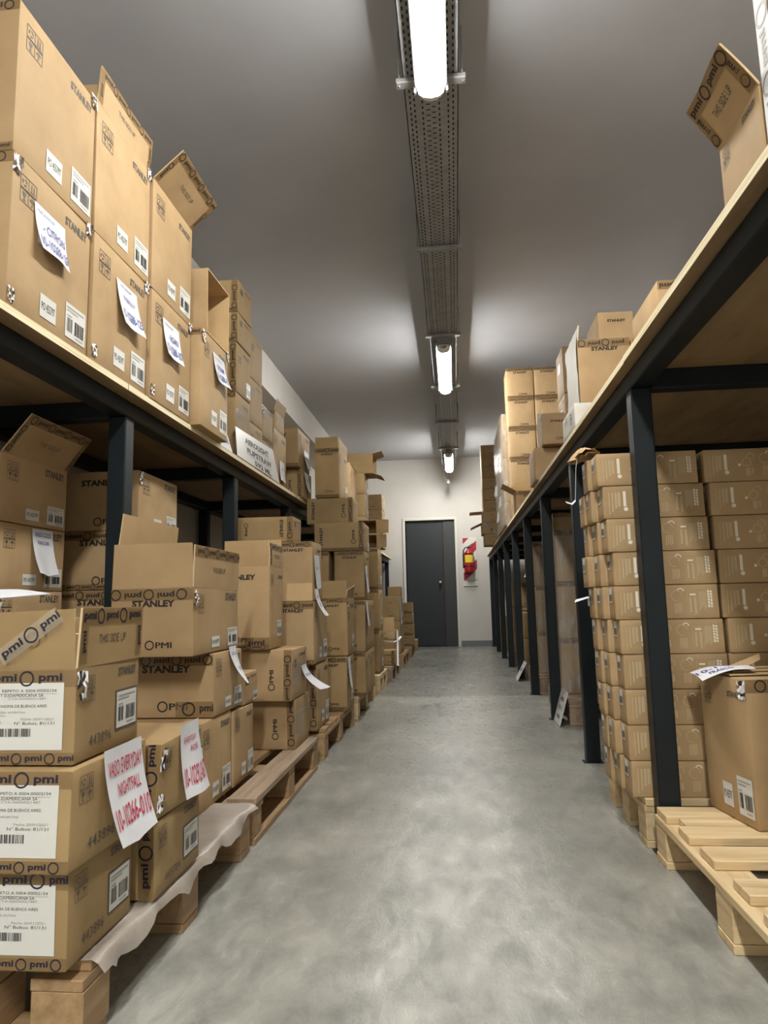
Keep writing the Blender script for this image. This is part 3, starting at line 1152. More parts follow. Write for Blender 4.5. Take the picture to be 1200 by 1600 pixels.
def mark_info(mb, F, w, h, num=None, soft=True):
    s = min(0.034, h * 0.13, w * 0.09)
    ink = 'ink_soft'
    icons(mb, F, w * 0.085, h - 2.1 * s - h * 0.10, s, ink)
    tw = min(w * 0.31, 0.12)
    mb.text(F, 'STANLEY', w - tw * 0.62 - 0.008, h - h * 0.12, tw * .22, 0.0009, ink, w=tw, bold=0.04)
    if num:
        mb.text(F, num, w * 0.36, h * 0.19, h * 0.115, 0.0009, ink, w=w * 0.33, bold=-0.002)


CARTONS = {}


def carton(x0, x1, y0, y1, z0, z1, label, side='L', mat='card', rot=None, opened=False, face=None, near=None, aisle=None, labels='', num=None,
           flaps=(), tapes='', note=None, group=None, seed=None, cat='box', name='cardboard_box', amp=0.0022, gap=0.0015, far=None, inkc='ink'):
    """x, y, z = outer limits. side L: aisle face looks to +X, side R: to -X. face None/'+X'/'-Y' = which way an opened box gapes."""
    seed = seed if seed is not None else int(abs(x0 * 977 + y0 * 613 + z0 * 211) * 10) % 9973
    W, D, Hh = x1 - x0 - 2 * gap, y1 - y0 - 2 * gap, z1 - z0 - 0.0012
    rr = random.Random(seed + 77)
    rot = math.radians(rr.uniform(-0.5, 0.5)) if rot is None else math.radians(rot)
    T = None
    if face == '+X':
        w, d, h = D, Hh, W
        T = lambda p: Vector((p.z - W / 2, p.x, p.y + Hh / 2))
    elif face == '-X':
        w, d, h = D, Hh, W
        T = lambda p: Vector((W / 2 - p.z, -p.x, p.y + Hh / 2))
    elif face == '-Y':
        w, d, h = W, Hh, D
        T = lambda p: Vector((p.x, D / 2 - p.z, p.y + Hh / 2))
    else:
        w, d, h = W, D, Hh
    warp = make_warp(w, d, h, seed, amp)
    mb = MB()
    carton_shell(mb, w, d, h, warp, mat, opened)
    FN = Frame((-w / 2, -d / 2, 0), (1, 0, 0), (0, 0, 1), warp)
    FE = Frame((w / 2, -d / 2, 0), (0, 1, 0), (0, 0, 1), warp)
    FW = Frame((-w / 2, d / 2, 0), (0, -1, 0), (0, 0, 1), warp)
    FT = Frame((-w / 2, -d / 2, h), (1, 0, 0), (0, 1, 0), warp)
    FA = FE if side == 'L' else FW
    if near:
        if 'logo' in near:
            mark_logo(mb, FN, w, h, low='top' not in near)
        if 'side' in near:
            mark_side(mb, FN, w, h)
        if 'rotd' in near:
            mb.text(FN, 'STANLEY', w * .80, h * .52, .02, 0.0009, 'ink', w=h * .72, rot=-math.pi / 2, bold=0.045)
            mark_pmi(mb, FN, w * .18, h * .5, h * .5, -math.pi / 2)
        if 'pmiv' in near:
            mark_pmi(mb, FN, w - 0.085, h * .42, min(.085, h * .42), math.pi / 2)
        if 'small' in near:
            mb.text(FN, 'STANLEY', w * .5, h * .72, .010, .0009, 'ink_soft', w=.06, bold=.03)
            mark_pmi(mb, FN, w * .55, h * .2, .06)
        if 'flipped' in near:
            mb.text(FN, 'STANLEY', w * .52, h * .30, .02, .0009, 'ink', w=.11, rot=0.0, bold=.045)
    if aisle:
        if 'info' in aisle:
            mark_info(mb, FA, d, h, num)
        if 'faint' in aisle:
            mb.text(FA, 'STANLEY', d * .68, h * .86, h * .06, .0009, 'ink_soft', w=d * .4, bold=.03)
            for k in range(2):
                mb.rect(FA, d * .15, d * .15 + .04, h * (.62 + .08 * k), h * (.62 + .08 * k) + .018, .0009, 'ink_soft')
    if T:
        mb.v = [tuple(T(Vector(v))) for v in mb.v]
    c = ((x0 + x1) / 2, (y0 + y1) / 2, z0 + 0.0002)
    ob = mb.build(name, None, c, rot)
    tag(ob, label, cat, group)
    if 'P' in labels:
        label_part(ob, FA, d * .36, d * .36 + min(.075, d * .2), h * .08, h * .08 + min(.062, h * .17), 'po', seed)
    if 'B' in labels:
        ww = min(.105, d * .29)
        label_part(ob, FA, d * .96 - ww, d * .96, h * .06, h * .06 + min(.10, h * .30), 'bar', seed)
    if 'b' in labels:
        ww = min(.10, d * .34)
        label_part(ob, FA, d * .94 - ww, d * .94, h * .22, h * .22 + h * .42, 'bar', seed, 'ink_soft')
    if 'V' in labels:      # a tall narrow sheet low down beside the far corner
        label_part(ob, FA, d * .52, d * .86, h * .14, h * .34, 'bar', seed)
    if 'S' in labels:
        label_part(ob, FN, w - .19, w - .022, h * .16, h * .86, 'ship', seed)
    if 's' in labels:
        label_part(ob, FA, d * .3, d * .62, h * .55, h * .75, 'small', seed)
    tp = dict(a=(FN, 0, w, h - .030, h - .001, False, False), u=(FN, 0, w, h - .036, h - .001, True, False), b=(FN, 0, w, .001, .022, False, False),
              c=(FN, w - .034, w - .001, .0, h, False, True), r=(FA, 0, d, h - .02, h - .001, False, False), q=(FN, w * .62, w, .004, .05, False, False))
    for ch in tapes:
        if ch in tp:
            F, a0, a1, b0, b1, fl, vert = tp[ch]
            tape_part(ob, F, a0, a1, b0, b1, True, seed + ord(ch), fl, 'tape', inkc, T, vert)
        elif ch == 'w':
            mbt = MB()
            mbt.rect(FA, 0.0, d * .55, h * .25, h * .72, .0012, 'tape_w', 6, 4)
            mbt.rect(FA, 0.0, d * .9, h * .68, h * .76, .0018, 'tape_w', 6, 2)
            mbt.build('clear_tape', ob)
        elif ch == 'z':
            tape_part(ob, FA, 0.001, .045, 0, h, True, seed, False, 'paper', 'ink_mid', T, True)
        elif ch == 'k':
            crumple(ob, FA if side == 'L' else FA, .012 if side == 'L' else d - .012, h - .03, .034, seed, T)
        elif ch == 'K':
            crumple(ob, FA, d - .014, h - .012, .03, seed, T)
        elif ch == 'j':
            crumple(ob, FA, .014, .034, .026, seed + 3, T)
    for f in flaps:
        e, dep, ang = f[:3]
        kw = f[3] if len(f) > 3 else {}
        flap_part(ob, w, d, h, e, dep, ang, warp, T, mat=kw.pop('mat', mat), seed=seed + ord(e), **kw)
    if note:
        a, b, nw, nh, lines, kw = note
        F = FN if kw.pop('near', False) else FA
        W2 = w if F is FN else d
        note_part(ob, F, a * W2, b * h, nw, nh, lines, seed=seed, **kw)
    return ob

# ================================================================== CROWDED SIDE (aisle face looks to +X)
G1 = 'boxes stacked on the crowded rack'
# --- deck: first three pairs
LX0, LX1 = -1.41, -1.055
Z0 = PT
hA = 0.408
notes = {
    'A': (.43, .80, .145, .125, [('STAR. QUENCHER', .34, .14, .05, .55), ('- CITRON', .56, .44, .20, .72), ('10-10288-129', .52, .78, .24, .92)], dict(lift=.022, ink='ink_blue', skew=0.10)),
    'B': (.56, .80, .145, .145, [('STAR. QUENCHER', .42, .10, .05, .55), ('TIGERLILY', .52, .34, .10, .6), ('10-10288-125', .52, .72, .22, .92)], dict(lift=.022, ink='ink_blue', skew=0.16)),
    'C': (.44, .82, .155, .14, [('STAR. QUENCHER', .35, .12, .05, .5), ('- ROAN', .56, .42, .18, .56), ('10-10288-107', .52, .76, .24, .92)], dict(lift=.018, ink='ink_blue', skew=0.06)),
    'D': (.60, .86, .15, .125, [('STAR. QUENCHER', .4, .14, .05, .6), ('CREAM', .5, .42, .18, .55), ('10-10288-101', .5, .76, .24, .9)], dict(lift=.022, ink='ink_blue', skew=0.14)),
}
carton(LX0, LX1, 1.512, 1.893, Z0, Z0 + hA, 'large box on the plywood deck with a blue CITRON note, under the highest first box', aisle='info', labels='PBs', tapes='aKjk', near='logo', note=notes['A'], group=G1, rot=0)
carton(LX0, LX1, 1.512, 1.893, Z0 + hA, Z0 + 2 * hA + .012, 'large sealed box topmost in the first pair, cut by the picture edge', aisle='info', labels='PB', tapes='abK', near='logo', group=G1, rot=0)
carton(LX0, LX1 + .005, 1.900, 2.280, Z0, Z0 + hA, 'large box on the deck with a blue note ending 125', aisle='info', labels='PB', tapes='Kj', near='logo', note=notes['B'], group=G1, rot=0.4)
carton(LX0, LX1 + .004, 1.900, 2.284, Z0 + hA, Z0 + 2 * hA + .022, 'large box with its aisle lid flap standing straight up beside the ceiling', opened=True, aisle='info', labels='PB', tapes='K', near='logo', group=G1, rot=0,
       flaps=[('E', .125, 3, dict(text='THIS SIDE UP', tape='sidesboth')), ('S', .06, -6, {})])
carton(LX0, LX1 + .012, 2.290, 2.665, Z0, Z0 + hA, 'large box on the deck with a blue note ending 107', aisle='info', labels='PB', tapes='Kj', near='logo', note=notes['C'], group=G1, rot=0.2)
carton(LX0, LX1 + .012, 2.290, 2.668, Z0 + hA, Z0 + 2 * hA + .012, 'large box with a dark lid flap swung out over the aisle', opened=True, aisle='info', labels='PB', near='logo', group=G1, rot=0,
       flaps=[('E', .15, 48, dict(text='THIS SIDE UP', tape='sidesboth'))])
# --- fourth column: overhanging box and the empty one gaping above it
carton(-1.36, -1.004, 2.684, 3.022, Z0, Z0 + .415, 'box jutting past the deck edge, a note tucked under the gaping empty box', aisle='info', labels='PB', tapes='aKk', near='logo', note=notes['D'], group=G1, rot=0)
carton(-1.36, -1.000, 2.742, 3.030, Z0 + .4155, Z0 + .705, 'empty box lying on its side, gaping towards the aisle', opened=True, face='+X', group=G1, rot=0, tapes='')
# --- fifth column: four boxes of a dim tower, with a second tower just behind
for k, (a, b, lb) in enumerate(((0, .345, 'lowest box of the tall dim tower behind the gaping empty box'), (.345, .607, 'second box of the tall dim tower behind the gaping empty box'),
                                (.607, .768, 'flat third box of the tall dim tower behind the gaping empty box'), (.768, .942, 'topmost box of the tall dim tower behind the gaping empty box'))):
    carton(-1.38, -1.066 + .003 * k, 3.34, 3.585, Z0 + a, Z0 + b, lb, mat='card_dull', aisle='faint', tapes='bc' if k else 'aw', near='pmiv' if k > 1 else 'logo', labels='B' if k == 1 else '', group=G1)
for k, (a, b) in enumerate(((0, .26), (.26, .51), (.51, .77))):
    carton(-1.38, -1.072, 3.592, 3.845, Z0 + a, Z0 + b, ('lowest', 'middle', 'topmost')[k] + ' box of the narrow tower hidden behind the dim tower on the deck', mat='card_dull', aisle='faint', group=G1)
carton(-1.36, -1.075, 3.855, 4.09, Z0, Z0 + .235, 'low box on the deck just behind the black-lettered sign', mat='card_dull', aisle='faint', tapes='r', group=G1)
carton(-1.36, -1.075, 3.855, 4.09, Z0 + .235, Z0 + .425, 'box resting behind the black-lettered sign, its top tape torn', mat='card_dull', aisle='faint', tapes='rk', group=G1)
carton(-1.40, -1.10, 4.24, 4.48, Z0 + .372, Z0 + .50, 'small box with a raised flap, on the box beside the black-lettered sign', mat='card_dull', aisle='faint', opened=True, flaps=[('E', .07, 12, {})], tapes='a', group=G1)
carton(-1.37, -1.088, 4.165, 4.495, Z0, Z0 + .370, 'box behind the black-lettered sign with upside-down print and a hanging note', mat='card_dull', near='flipped', aisle='info', tapes='u', group=G1,
       note=(.6, .50, .13, .13, [('10-10', .5, .4, .12, .5)], dict(lift=.012)))
carton(-1.37, -1.03, 4.70, 5.03, Z0, Z0 + .205, 'lower box at the end of the visible deck, curled white sheet on its side', mat='card_dull', near='pmiv', tapes='c', aisle='faint', group=G1,
       note=(.45, .95, .15, .13, [('10-10', .5, .4, .1, .5)], dict(lift=.02)))
carton(-1.37, -1.035, 4.62, 4.99, Z0 + .206, Z0 + .475, 'upper box at the end of the visible deck, curled white sheet on its pale side', mat='card_dull', near='logotop', aisle='info', tapes='b', group=G1,
       note=(.66, .55, .15, .13, [('10-10', .5, .4, .1, .5)], dict(lift=.025)))
# --- far part of the deck
for k in range(2):
    carton(-1.40, -1.062, 7.2, 7.72, Z0 + .372 * k, Z0 + .372 * (k + 1), ('lower', 'upper')[k] + ' pale box seen past the tall upright carton on the deck', aisle='faint', tapes='r', group=G1)
for k, (a, b) in enumerate(((0, .242), (.242, .498), (.498, .735))):
    carton(-1.34, -.985, 7.80, 8.12, Z0 + a, Z0 + b, ('lowest', 'middle', 'topmost')[k] + ' box of the column carrying the side-lying box with dark flaps', mat='card_dull', near='small', aisle='faint', tapes='', labels='B', group=G1)
carton(-1.22, -.885, 7.84, 8.2, Z0 + .737, Z0 + .975, 'box lying on its side high on the column, dark flaps sticking out', mat='card_dull', opened=True, face='+X', tapes='', near='', group=G1,
       flaps=[('N', .10, 14, {}), ('S', .10, 20, {})])
for k, (a, b) in enumerate(((0, .285), (.285, .525), (.525, .735))):
    carton(-1.25 + .02 * (k == 2), -.955, 9.40, 9.85, Z0 + a, Z0 + b, ('lowest', 'middle', 'topmost')[k] + ' orange-lit box of the column by the back wall', near='small', aisle='faint', group=G1)

# --- under the deck, first bay: dark boxes beside the first post
ux0, ux1 = -1.665, -1.40
G2 = 'boxes in the dark under the crowded deck'
zz = [0.0, .20, .40, .60, .815, 1.03, 1.25]
ub = ['lowest hidden box of the dark column under the deck', 'second hidden box of the dark column under the deck', 'third hidden box of the dark column under the deck',
      'box half hidden behind the opened blue-taped box, in the dark column', 'dark-column box with a crumpled sheet hanging from its top', 'topmost box of the dark column, its flap raised towards the beam']
for k in range(6):
    kw = {}
    if k == 4:
        kw = dict(note=(.62, .97, .12, .15, [('VASO COOL', .5, .12, .1, .8), ('TUNE CORK', .5, .3, .08, .6)], dict(lift=.03, skew=.0)))
    if k == 5:
        kw = dict(opened=True, flaps=[('E', .15, 40, dict(text='THIS SIDE UP', tape='sidesboth'))])
    carton(ux0, ux1, 2.02, 2.400, zz[k], zz[k + 1], ub[k], aisle='info', labels='PB' if k > 3 else '', near='logo', tapes='k' if k == 3 else '', group=G2, rot=0, **kw)
zz = [0.0, .20, .40, .595, .822, 1.05, 1.285]
ub = ['lowest hidden box of the column behind the first post', 'second hidden box of the column behind the first post', 'third hidden box of the column behind the first post',
      'fourth box of the column behind the first post, tape across its top', 'fifth box of the column behind the first post, ringed tape at its seam', 'topmost box of the column behind the first post, two labels on its side']
for k in range(6):
    carton(-1.53, -1.205, 2.57, 2.955, zz[k], zz[k + 1], ub[k], aisle='info', labels='PB' if k > 3 else '', near='logo', tapes='ub' if k in (3, 4) else 'k', group=G2, rot=0)

for i, (y0_, y1_) in enumerate(((3.02, 3.38), (3.52, 3.90))):
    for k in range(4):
        carton(-1.665, -1.36, y0_, y1_, .27 * k, .27 * (k + 1), ('lowest', 'second', 'third', 'topmost')[k] + ' dim box deep under the deck, ' + ('before', 'past')[i] + ' the second post', mat='card_dull', near='logo', tapes='u', group=G2)

# --- first pallet: four dull boxes with shipping labels and the opened one on top
G3 = 'dull boxes on the first pallet'
PZ = 0.1445
P3 = 0.1478
navy = dict(inkc='ink_navy')
carton(-1.02, -.668, 1.195, 1.437, P3, P3 + .162, 'lowest box with a big shipping label, number 443896 at the pallet corner', mat='card_dull', aisle='info', labels='bS', num='443896', tapes='ab', group=G3, rot=0, **navy)
carton(-1.02, -.655, 1.172, 1.463, P3 + .163, P3 + .333, 'middle box with a big shipping label and the red NIGHTFALL note', mat='card_dull', aisle='info', labels='bS', num='443896', tapes='ab', group=G3, rot=0,
       note=(.62, 1.06, .155, .17, [('VASO EVERYDAY', .5, .22, .17, .90), ('NIGHTFALL', .54, .46, .14, .60), ('10-10266-010', .5, .74, .22, .92)], dict(lift=.035, ink='ink_red', skew=0.0)), **navy)
carton(-1.02, -.668, 1.196, 1.452, P3 + .334, P3 + .500, 'opened top box with blue-printed tape on its raised flaps', mat='card_dull', opened=True, aisle='info', labels='bS', num='443896', tapes='abk', group=G3, rot=0,
       flaps=[('S', .100, 2, dict(skew=.1)), ('E', .106, 1, dict(text='THIS SIDE UP', tape='sidesboth', ink='ink_navy')), ('N', .06, -25, {})], **navy)
l3b = [o for o in COL.objects if o.get('label', '').startswith('opened top box with blue')][0]
tape_part(l3b, Frame((.045, -.128 - .0065, .172), (.80, -.03, .55), (-.55, -.02, .80)), 0, .135, 0, .030, True, 3, False, 'tape_w', 'ink_navy')
carton(-.985, -.640, 1.475, 1.738, P3, P3 + .157, 'lower box beside the labelled stack, number 445784, sitting on torn plastic', mat='card_dull', aisle='info', labels='b', num='445784', near='logo', tapes='c', group=G3, rot=0, **navy)
carton(-.985, -.632, 1.480, 1.752, P3 + .158, P3 + .318, 'battered box with crushed corners and a red note ending 067', mat='card_dull', aisle='info', labels='b', near='', tapes='ckj', group=G3, rot=0, amp=.009,
       note=(.62, 1.12, .125, .165, [('EVERYDAY', .45, .22, .08, .6), ('ROSE', .6, .36, .08, .35), ('10-10292-067', .5, .72, .26, .90)], dict(lift=.02, ink='ink_red', skew=0.05)), **navy)
fl = carton(-1.14, -.955, 1.50, 1.76, P3 + .319, P3 + .585, 'box half hidden behind the opened blue-taped box', mat='card_dull', labels='B', near='', group=G3, rot=0)
mb = MB()
F = Frame((-1.30, 1.42, .772), (1, 0, 0), (0, 1, .06), None, lambda a, b: .018 * math.sin(a * 9) - .05 * max(0, a - .22))
mb.rect(F, 0.05, .30, 0, .24, 0, 'paper', 12, 4)
mb.rect(F, 0.05, .30, 0, .24, -.0015, 'paper', 12, 4)
tag(mb.build('paper_sheet'), 'curled white sheet lying on the box behind the opened blue-taped box', 'paper')

# --- second stack: opened carton on two boxes with side labels
G4 = 'boxes on the weathered pallet'
carton(-1.085, -.765, 2.068, 2.366, PZ, PZ + .260, 'wide low box on the pallet end with two labels along its side', aisle='info', labels='PB', near='logo', group=G4, rot=0, tapes='c')
carton(-1.085, -.760, 2.372, 2.612, PZ, PZ + .250, 'low box with two labels under the small pale-topped box', aisle='info', labels='PB', group=G4, rot=0, near='logo')
carton(-1.085, -.762, 2.175, 2.474, PZ + .261, PZ + .459, 'box under the big opened carton, white slip hanging from its corner', aisle='info', labels='PB', near='logo', tapes='uq', group=G4, rot=0,
       note=(.62, 1.07, .075, .125, [('10-10', .5, .2, .1, .6), ('1234', .5, .6, .1, .5)], dict(lift=.05, skew=.28)))
carton(-1.085, -.762, 2.482, 2.665, PZ + .251, PZ + .365, 'small box with a pale worn top behind the hanging white slip', aisle='faint', labels='B', group=G4, rot=0)
carton(-1.030, -.772, 2.020, 2.462, PZ + .460, PZ + .664, 'big opened carton with three tall flaps raised, second stack from the camera', opened=True, aisle='info', labels='PB', near='logo', tapes='uk', group=G4, rot=0,
       flaps=[('S', .133, 1.5, {}), ('E', .128, 2, dict(text='THIS SIDE UP', tape='y')), ('W', .232, -7, {})])
# --- third stack
carton(-1.02, -.692, 2.985, 3.278, PZ, PZ + .206, 'lower of two cartons bound with clear tape, rotated print', near='pmiv', tapes='cw', group=G4, rot=0)
carton(-1.02, -.690, 2.925, 3.225, PZ + .207, PZ + .420, 'upper of two cartons bound with clear tape, pale folded slip at its corner', near='pmiv', tapes='cw', group=G4, rot=0, aisle='faint',
       note=(.75, .62, .10, .11, [('10-10', .5, .4, .1, .6)], dict(lift=.085, skew=.35)))
carton(-1.055, -.776, 2.895, 3.132, PZ + .421, PZ + .771, 'tall opened carton with a lit inside flap, beside the second post', opened=True, near='logo', aisle='info', labels='V', tapes='bq', group=G4, rot=0,
       flaps=[('E', .098, 6, dict(text='THIS SIDE UP', tape='sides', curl=.012)), ('N', .13, -4, {}), ('W', .05, -10, {})])
# --- fourth stack
G5 = 'boxes stacked on the pallets before the crowded rack'
carton(-.895, -.682, 3.415, 3.735, PZ, PZ + .318, 'bottom carton of the stack with the grey hanging tag', near='logo', aisle='info', labels='PB', tapes='ac', group=G5, rot=0)
carton(-.890, -.680, 3.345, 3.690, PZ + .319, PZ + .622, 'opened carton with a pale lit flap and a grey price tag on its corner', opened=True, near='logo', aisle='info', labels='PB', tapes='ub', group=G5, rot=0,
       flaps=[('S', .085, -3, dict(mat='card_in'))],
       note=(.20, 1.20, .09, .13, [('10-1', .5, .3, .12, .5), ('106', .5, .6, .2, .5)], dict(lift=.05, ink='ink')))
for k, (a, b) in enumerate(((PZ, PZ + .31), (PZ + .311, .768))):
    carton(-.99, -.775, 3.755, 4.0, a, b, ('lower', 'upper')[k] + ' hidden carton between the grey-tag stack and the next', near='logo', group=G5)
carton(-.985, -.765, 3.750, 4.0, .769, 1.092, 'carton with a long white sheet on its side, above the grey price tag', near='logo', aisle='faint', tapes='a', group=G5, rot=0,
       note=(.4, .78, .14, .18, [('10-10', .5, .4, .08, .5)], dict(lift=.008)))
carton(-1.20, -.876, 3.765, 3.97, 1.093, 1.236, 'flat carton lying on its side, half in shadow under the beam', near='rotd', tapes='c', aisle='faint', group=G5, rot=0, mat='card_dull')
# --- fifth stack
carton(-.835, -.632, 4.04, 4.315, PZ, PZ + .302, 'lower carton of the plain pair after the grey-tag stack, narrow sheet hanging', near='logo', aisle='faint', labels='V', tapes='ab', group=G5, rot=0, mat='card_dull',
       note=(.3, .98, .09, .17, [('10', .5, .4, .1, .4)], dict(lift=.014)))
carton(-.835, -.632, 4.085, 4.375, PZ + .303, PZ + .640, 'upper carton of the plain pair, lid opened with a plastic scrap', opened=True, near='logo', aisle='faint', labels='V', tapes='ak', group=G5, rot=0, mat='card_dull',
       flaps=[('S', .10, -4, {}), ('E', .06, 8, dict(skew=.6))])
# --- sixth stack with the crosswise boxes and the tall upright carton on top
for k, (a, b) in enumerate(((PZ, .43), (.431, .768))):
    carton(-.84, -.603, 4.665, 4.935, a, b, ('lower', 'upper')[k] + ' dull carton under the crosswise boxes, white strips hanging on its side', near='logo', aisle='faint', tapes='ab' if k == 0 else 'a', group=G5, rot=0, mat='card_dull',
           note=(.35, .97, .10, .16, [('10', .5, .4, .1, .4)], dict(lift=.012)) if k else None)
    carton(-.86, -.610, 4.955, 5.24, a, b, ('lower', 'upper')[k] + ' carton just behind the ones under the crosswise boxes', aisle='faint', group=G5, mat='card_dull')
    carton(-1.04, -.862, 4.80, 5.07, a, b, ('lower', 'upper')[k] + ' hidden carton on the rack side of the crosswise boxes', group=G5, mat='card_dull')
carton(-.830, -.620, 4.805, 5.075, .769, 1.111, 'carton under the two crosswise boxes with a white sheet on its side', near='logo', aisle='faint', tapes='ab', group=G5, rot=0, mat='card_dull',
       note=(.3, .70, .10, .18, [('10', .5, .4, .1, .4)], dict(lift=.012)))
carton(-1.04, -.868, 4.805, 5.07, .769, 1.111, 'carton a dark gap away from its twin under the crosswise boxes', near='logo', tapes='a', group=G5, rot=0, mat='card_dull')
carton(-.968, -.620, 4.800, 5.135, 1.1115, 1.311, 'lower crosswise box with rotated print below the tall upright carton', near='side', aisle='faint', tapes='cb', group=G5, rot=0, mat='card_dull', labels='B')
carton(-1.038, -.703, 4.875, 5.16, 1.312, 1.499, 'upper crosswise box with rotated print carrying the tall upright carton', near='side', aisle='faint', tapes='c', group=G5, rot=0, mat='card_dull')
carton(-.972, -.795, 4.862, 5.26, 1.500, 1.862, 'tall upright carton standing highest over the pallets', opened=True, near='logo', aisle='info', labels='B', tapes='ub', group=G5, rot=0, mat='card_dull',
       flaps=[('S', .078, 0, {}), ('E', .078, 1, dict(text='THIS SIDE UP'))])
# --- seventh stack: three plain cartons and two gaping boxes on top
for k, (a, b) in enumerate(((PZ, .512), (.513, .866), (.867, 1.222))):
    carton(-.93, -.662, 6.07, 6.40, a, b, ('bottom', 'middle', 'top')[k] + ' plain carton of the narrow tower before the deck end', aisle='faint', near='', tapes='ab', labels='V', group=G5, mat='card_dull', rot=0)
carton(-.93, -.665, 6.08, 6.36, 1.223, 1.348, 'gaping box with a lit inner triangle on the narrow tower', opened=True, face='-Y', group=G5, mat='card_dull', rot=0, flaps=[('E', .09, 75, {})])
carton(-.93, -.668, 6.10, 6.38, 1.349, 1.478, 'dark gaping box topmost on the narrow tower, flap swung out', opened=True, face='-Y', group=G5, mat='card_dull', rot=0, flaps=[('E', .11, 80, {})])
# --- towards the door
G6 = 'small boxes near the door'
carton(-.742, -.605, 6.88, 7.10, PZ, .288, 'small box at the pallet corner marked with dark patches, under the strap', near='logo', tapes='c', group=G6, mat='card_dull', rot=0)
for k in range(1):
    carton(-.90, -.640, 7.25, 7.55, PZ, .366, 'box behind the small strapped box, below the pale flap', group=G6, mat='card_dull', rot=0)
carton(-.86, -.633, 7.25, 7.52, .367, .465, 'low opened box with one pale flap standing upright', opened=True, near='small', group=G6, rot=0, flaps=[('S', .132, 0, dict(mat='card_in'))])
carton(-.90, -.655, 8.28, 8.86, PZ, .530, 'wide dull box at the bottom of the stack before the deck end post', aisle='faint', group=G6, mat='card_dull', rot=0, tapes='k')
carton(-.90, -.658, 8.29, 8.85, .531, .826, 'wide dull box in the middle of the stack before the deck end post', near='small', aisle='faint', group=G6, mat='card_dull', rot=0, labels='V',
       note=(.1, .9, .12, .3, [('10', .5, .4, .1, .4)], dict(lift=.012)))
carton(-.83, -.668, 8.62, 8.95, .827, .943, 'small dull box topmost before the deck end post', group=G6, mat='card_dull', rot=0)
for k in range(4):
    carton(-.80, -.605 + .004 * (3 - k), 9.80, 10.10, PZ + .150 * k, PZ + .150 * (k + 1), ('lowest', 'second', 'third', 'topmost')[k] + ' of four flat boxes stacked against the dark door', near='small', tapes='b', group=G6, mat='card_dull')
carton(-.86, -.615, 10.95, 11.25, 0, .17, 'small box on the floor at the foot of the door', near='small', group=G6, mat='card_dull')

# white strapping tangled round the small strapped boxes
mb = MB()
for pts in ([(-.60, 7.14, .47), (-.597, 7.13, .36), (-.594, 7.09, .30), (-.592, 7.04, .20), (-.588, 7.0, .13)], [(-.76, 7.12, .375), (-.70, 7.10, .362), (-.64, 7.09, .355), (-.59, 7.15, .37), (-.57, 7.24, .40)],
            [(-.78, 7.0, .36), (-.745, 6.99, .366), (-.735, 6.97, .30), (-.74, 6.96, .292)]):
    n = len(pts)
    vs, fs = [], []
    for i, p in enumerate(pts):
        vs += [Vector(p) + Vector((-.010, 0, .003)), Vector(p) + Vector((.010, 0, -.003)), Vector(p) + Vector((.010, .003, -.001)), Vector(p) + Vector((-.010, .003, .005))]
    for i in range(n - 1):
        for k in range(4):
            fs.append((4 * i + k, 4 * i + (k + 1) % 4, 4 * i + 4 + (k + 1) % 4, 4 * i + 4 + k))
    mb.add(vs, fs, 'strap', True)
tag(mb.build('plastic_strap'), 'white plastic strap dangling round the small box at the pallet corner', 'strap')

# sign with printed name leaning at the deck edge
def sign(name, pts, lines, label, thick=.003):
    """thin printed card given by its four corners: low far, low near... order a,b,c,d = bottom start, bottom end, top end, top start"""
    a, b, c2, d = [Vector(p) for p in pts]
    o = a
    mb = MB()
    n = (b - a).cross(d - a).normalized()

    def P(u, v, k=0.0):
        return a * (1 - u) * (1 - v) + b * u * (1 - v) + c2 * u * v + d * (1 - u) * v + n * k - o
    m = 6
    for k, fl in ((thick, False), (0, True)):
        vs = [P(i / m, j / m, k) for j in range(m + 1) for i in range(m + 1)]
        fs = [(j * (m + 1) + i, j * (m + 1) + i + 1, (j + 1) * (m + 1) + i + 1, (j + 1) * (m + 1) + i) for j in range(m) for i in range(m)]
        mb.add(vs, [f[::-1] if fl else f for f in fs], 'plast_sign')
    e = [P(u, v, k) for u, v in ((0, 0), (1, 0), (1, 1), (0, 1)) for k in (0, thick)]
    mb.add(e, [(2 * i, (2 * i + 2) % 8, (2 * i + 3) % 8, 2 * i + 1) for i in range(4)], 'plast_sign')
    for s, u, v, hh, ww, bold in lines:
        vs2, fs2, asp = glyphs(s, bold)
        mb.add([P(u + x * ww, v + y * hh, thick + .0008) for x, y in vs2], fs2, 'ink')
        if hh > .1 and bold > .04:
            q = [P(u + x * ww, v - hh * .72 + y * .008, thick + .0008) for x, y in ((-.5, -.5), (.5, -.5), (.5, .5), (-.5, .5))]
            mb.add(q, [(0, 1, 2, 3)], 'ink')
    ob = mb.build(name, None, tuple(o))
    tag(ob, label, 'sign')
    return ob


sign('name_sign', [(-1.047, 3.30, 1.4845), (-1.047, 4.13, 1.4845), (-1.062, 4.03, 1.672), (-1.062, 3.31, 1.560 + .075)],
     [('AEROLIGHT', .50, .72, .19, .62, .05), ('FLIPSTRAW', .53, .42, .19, .62, .05), ('592 ML', .58, .13, .18, .42, .045)],
     'white card sign reading AEROLIGHT FLIPSTRAW leaning on the deck edge')
mb = MB()
F = Frame((-1.047, 3.06, 1.484), (0, 1, 0), (-.3, 0, 1))
mb.rect(F, 0, .17, 0, .10, 0, 'paper', 4, 4)
mb.rect(F, 0, .17, 0, .10, -.002, 'paper', 4, 4)
mb.text(F, '10-10288', .085, .05, .03, .001, 'ink_blue', w=.12)
tag(mb.build('paper_note'), 'small white note leaning on the deck under the jutting box', 'paper')

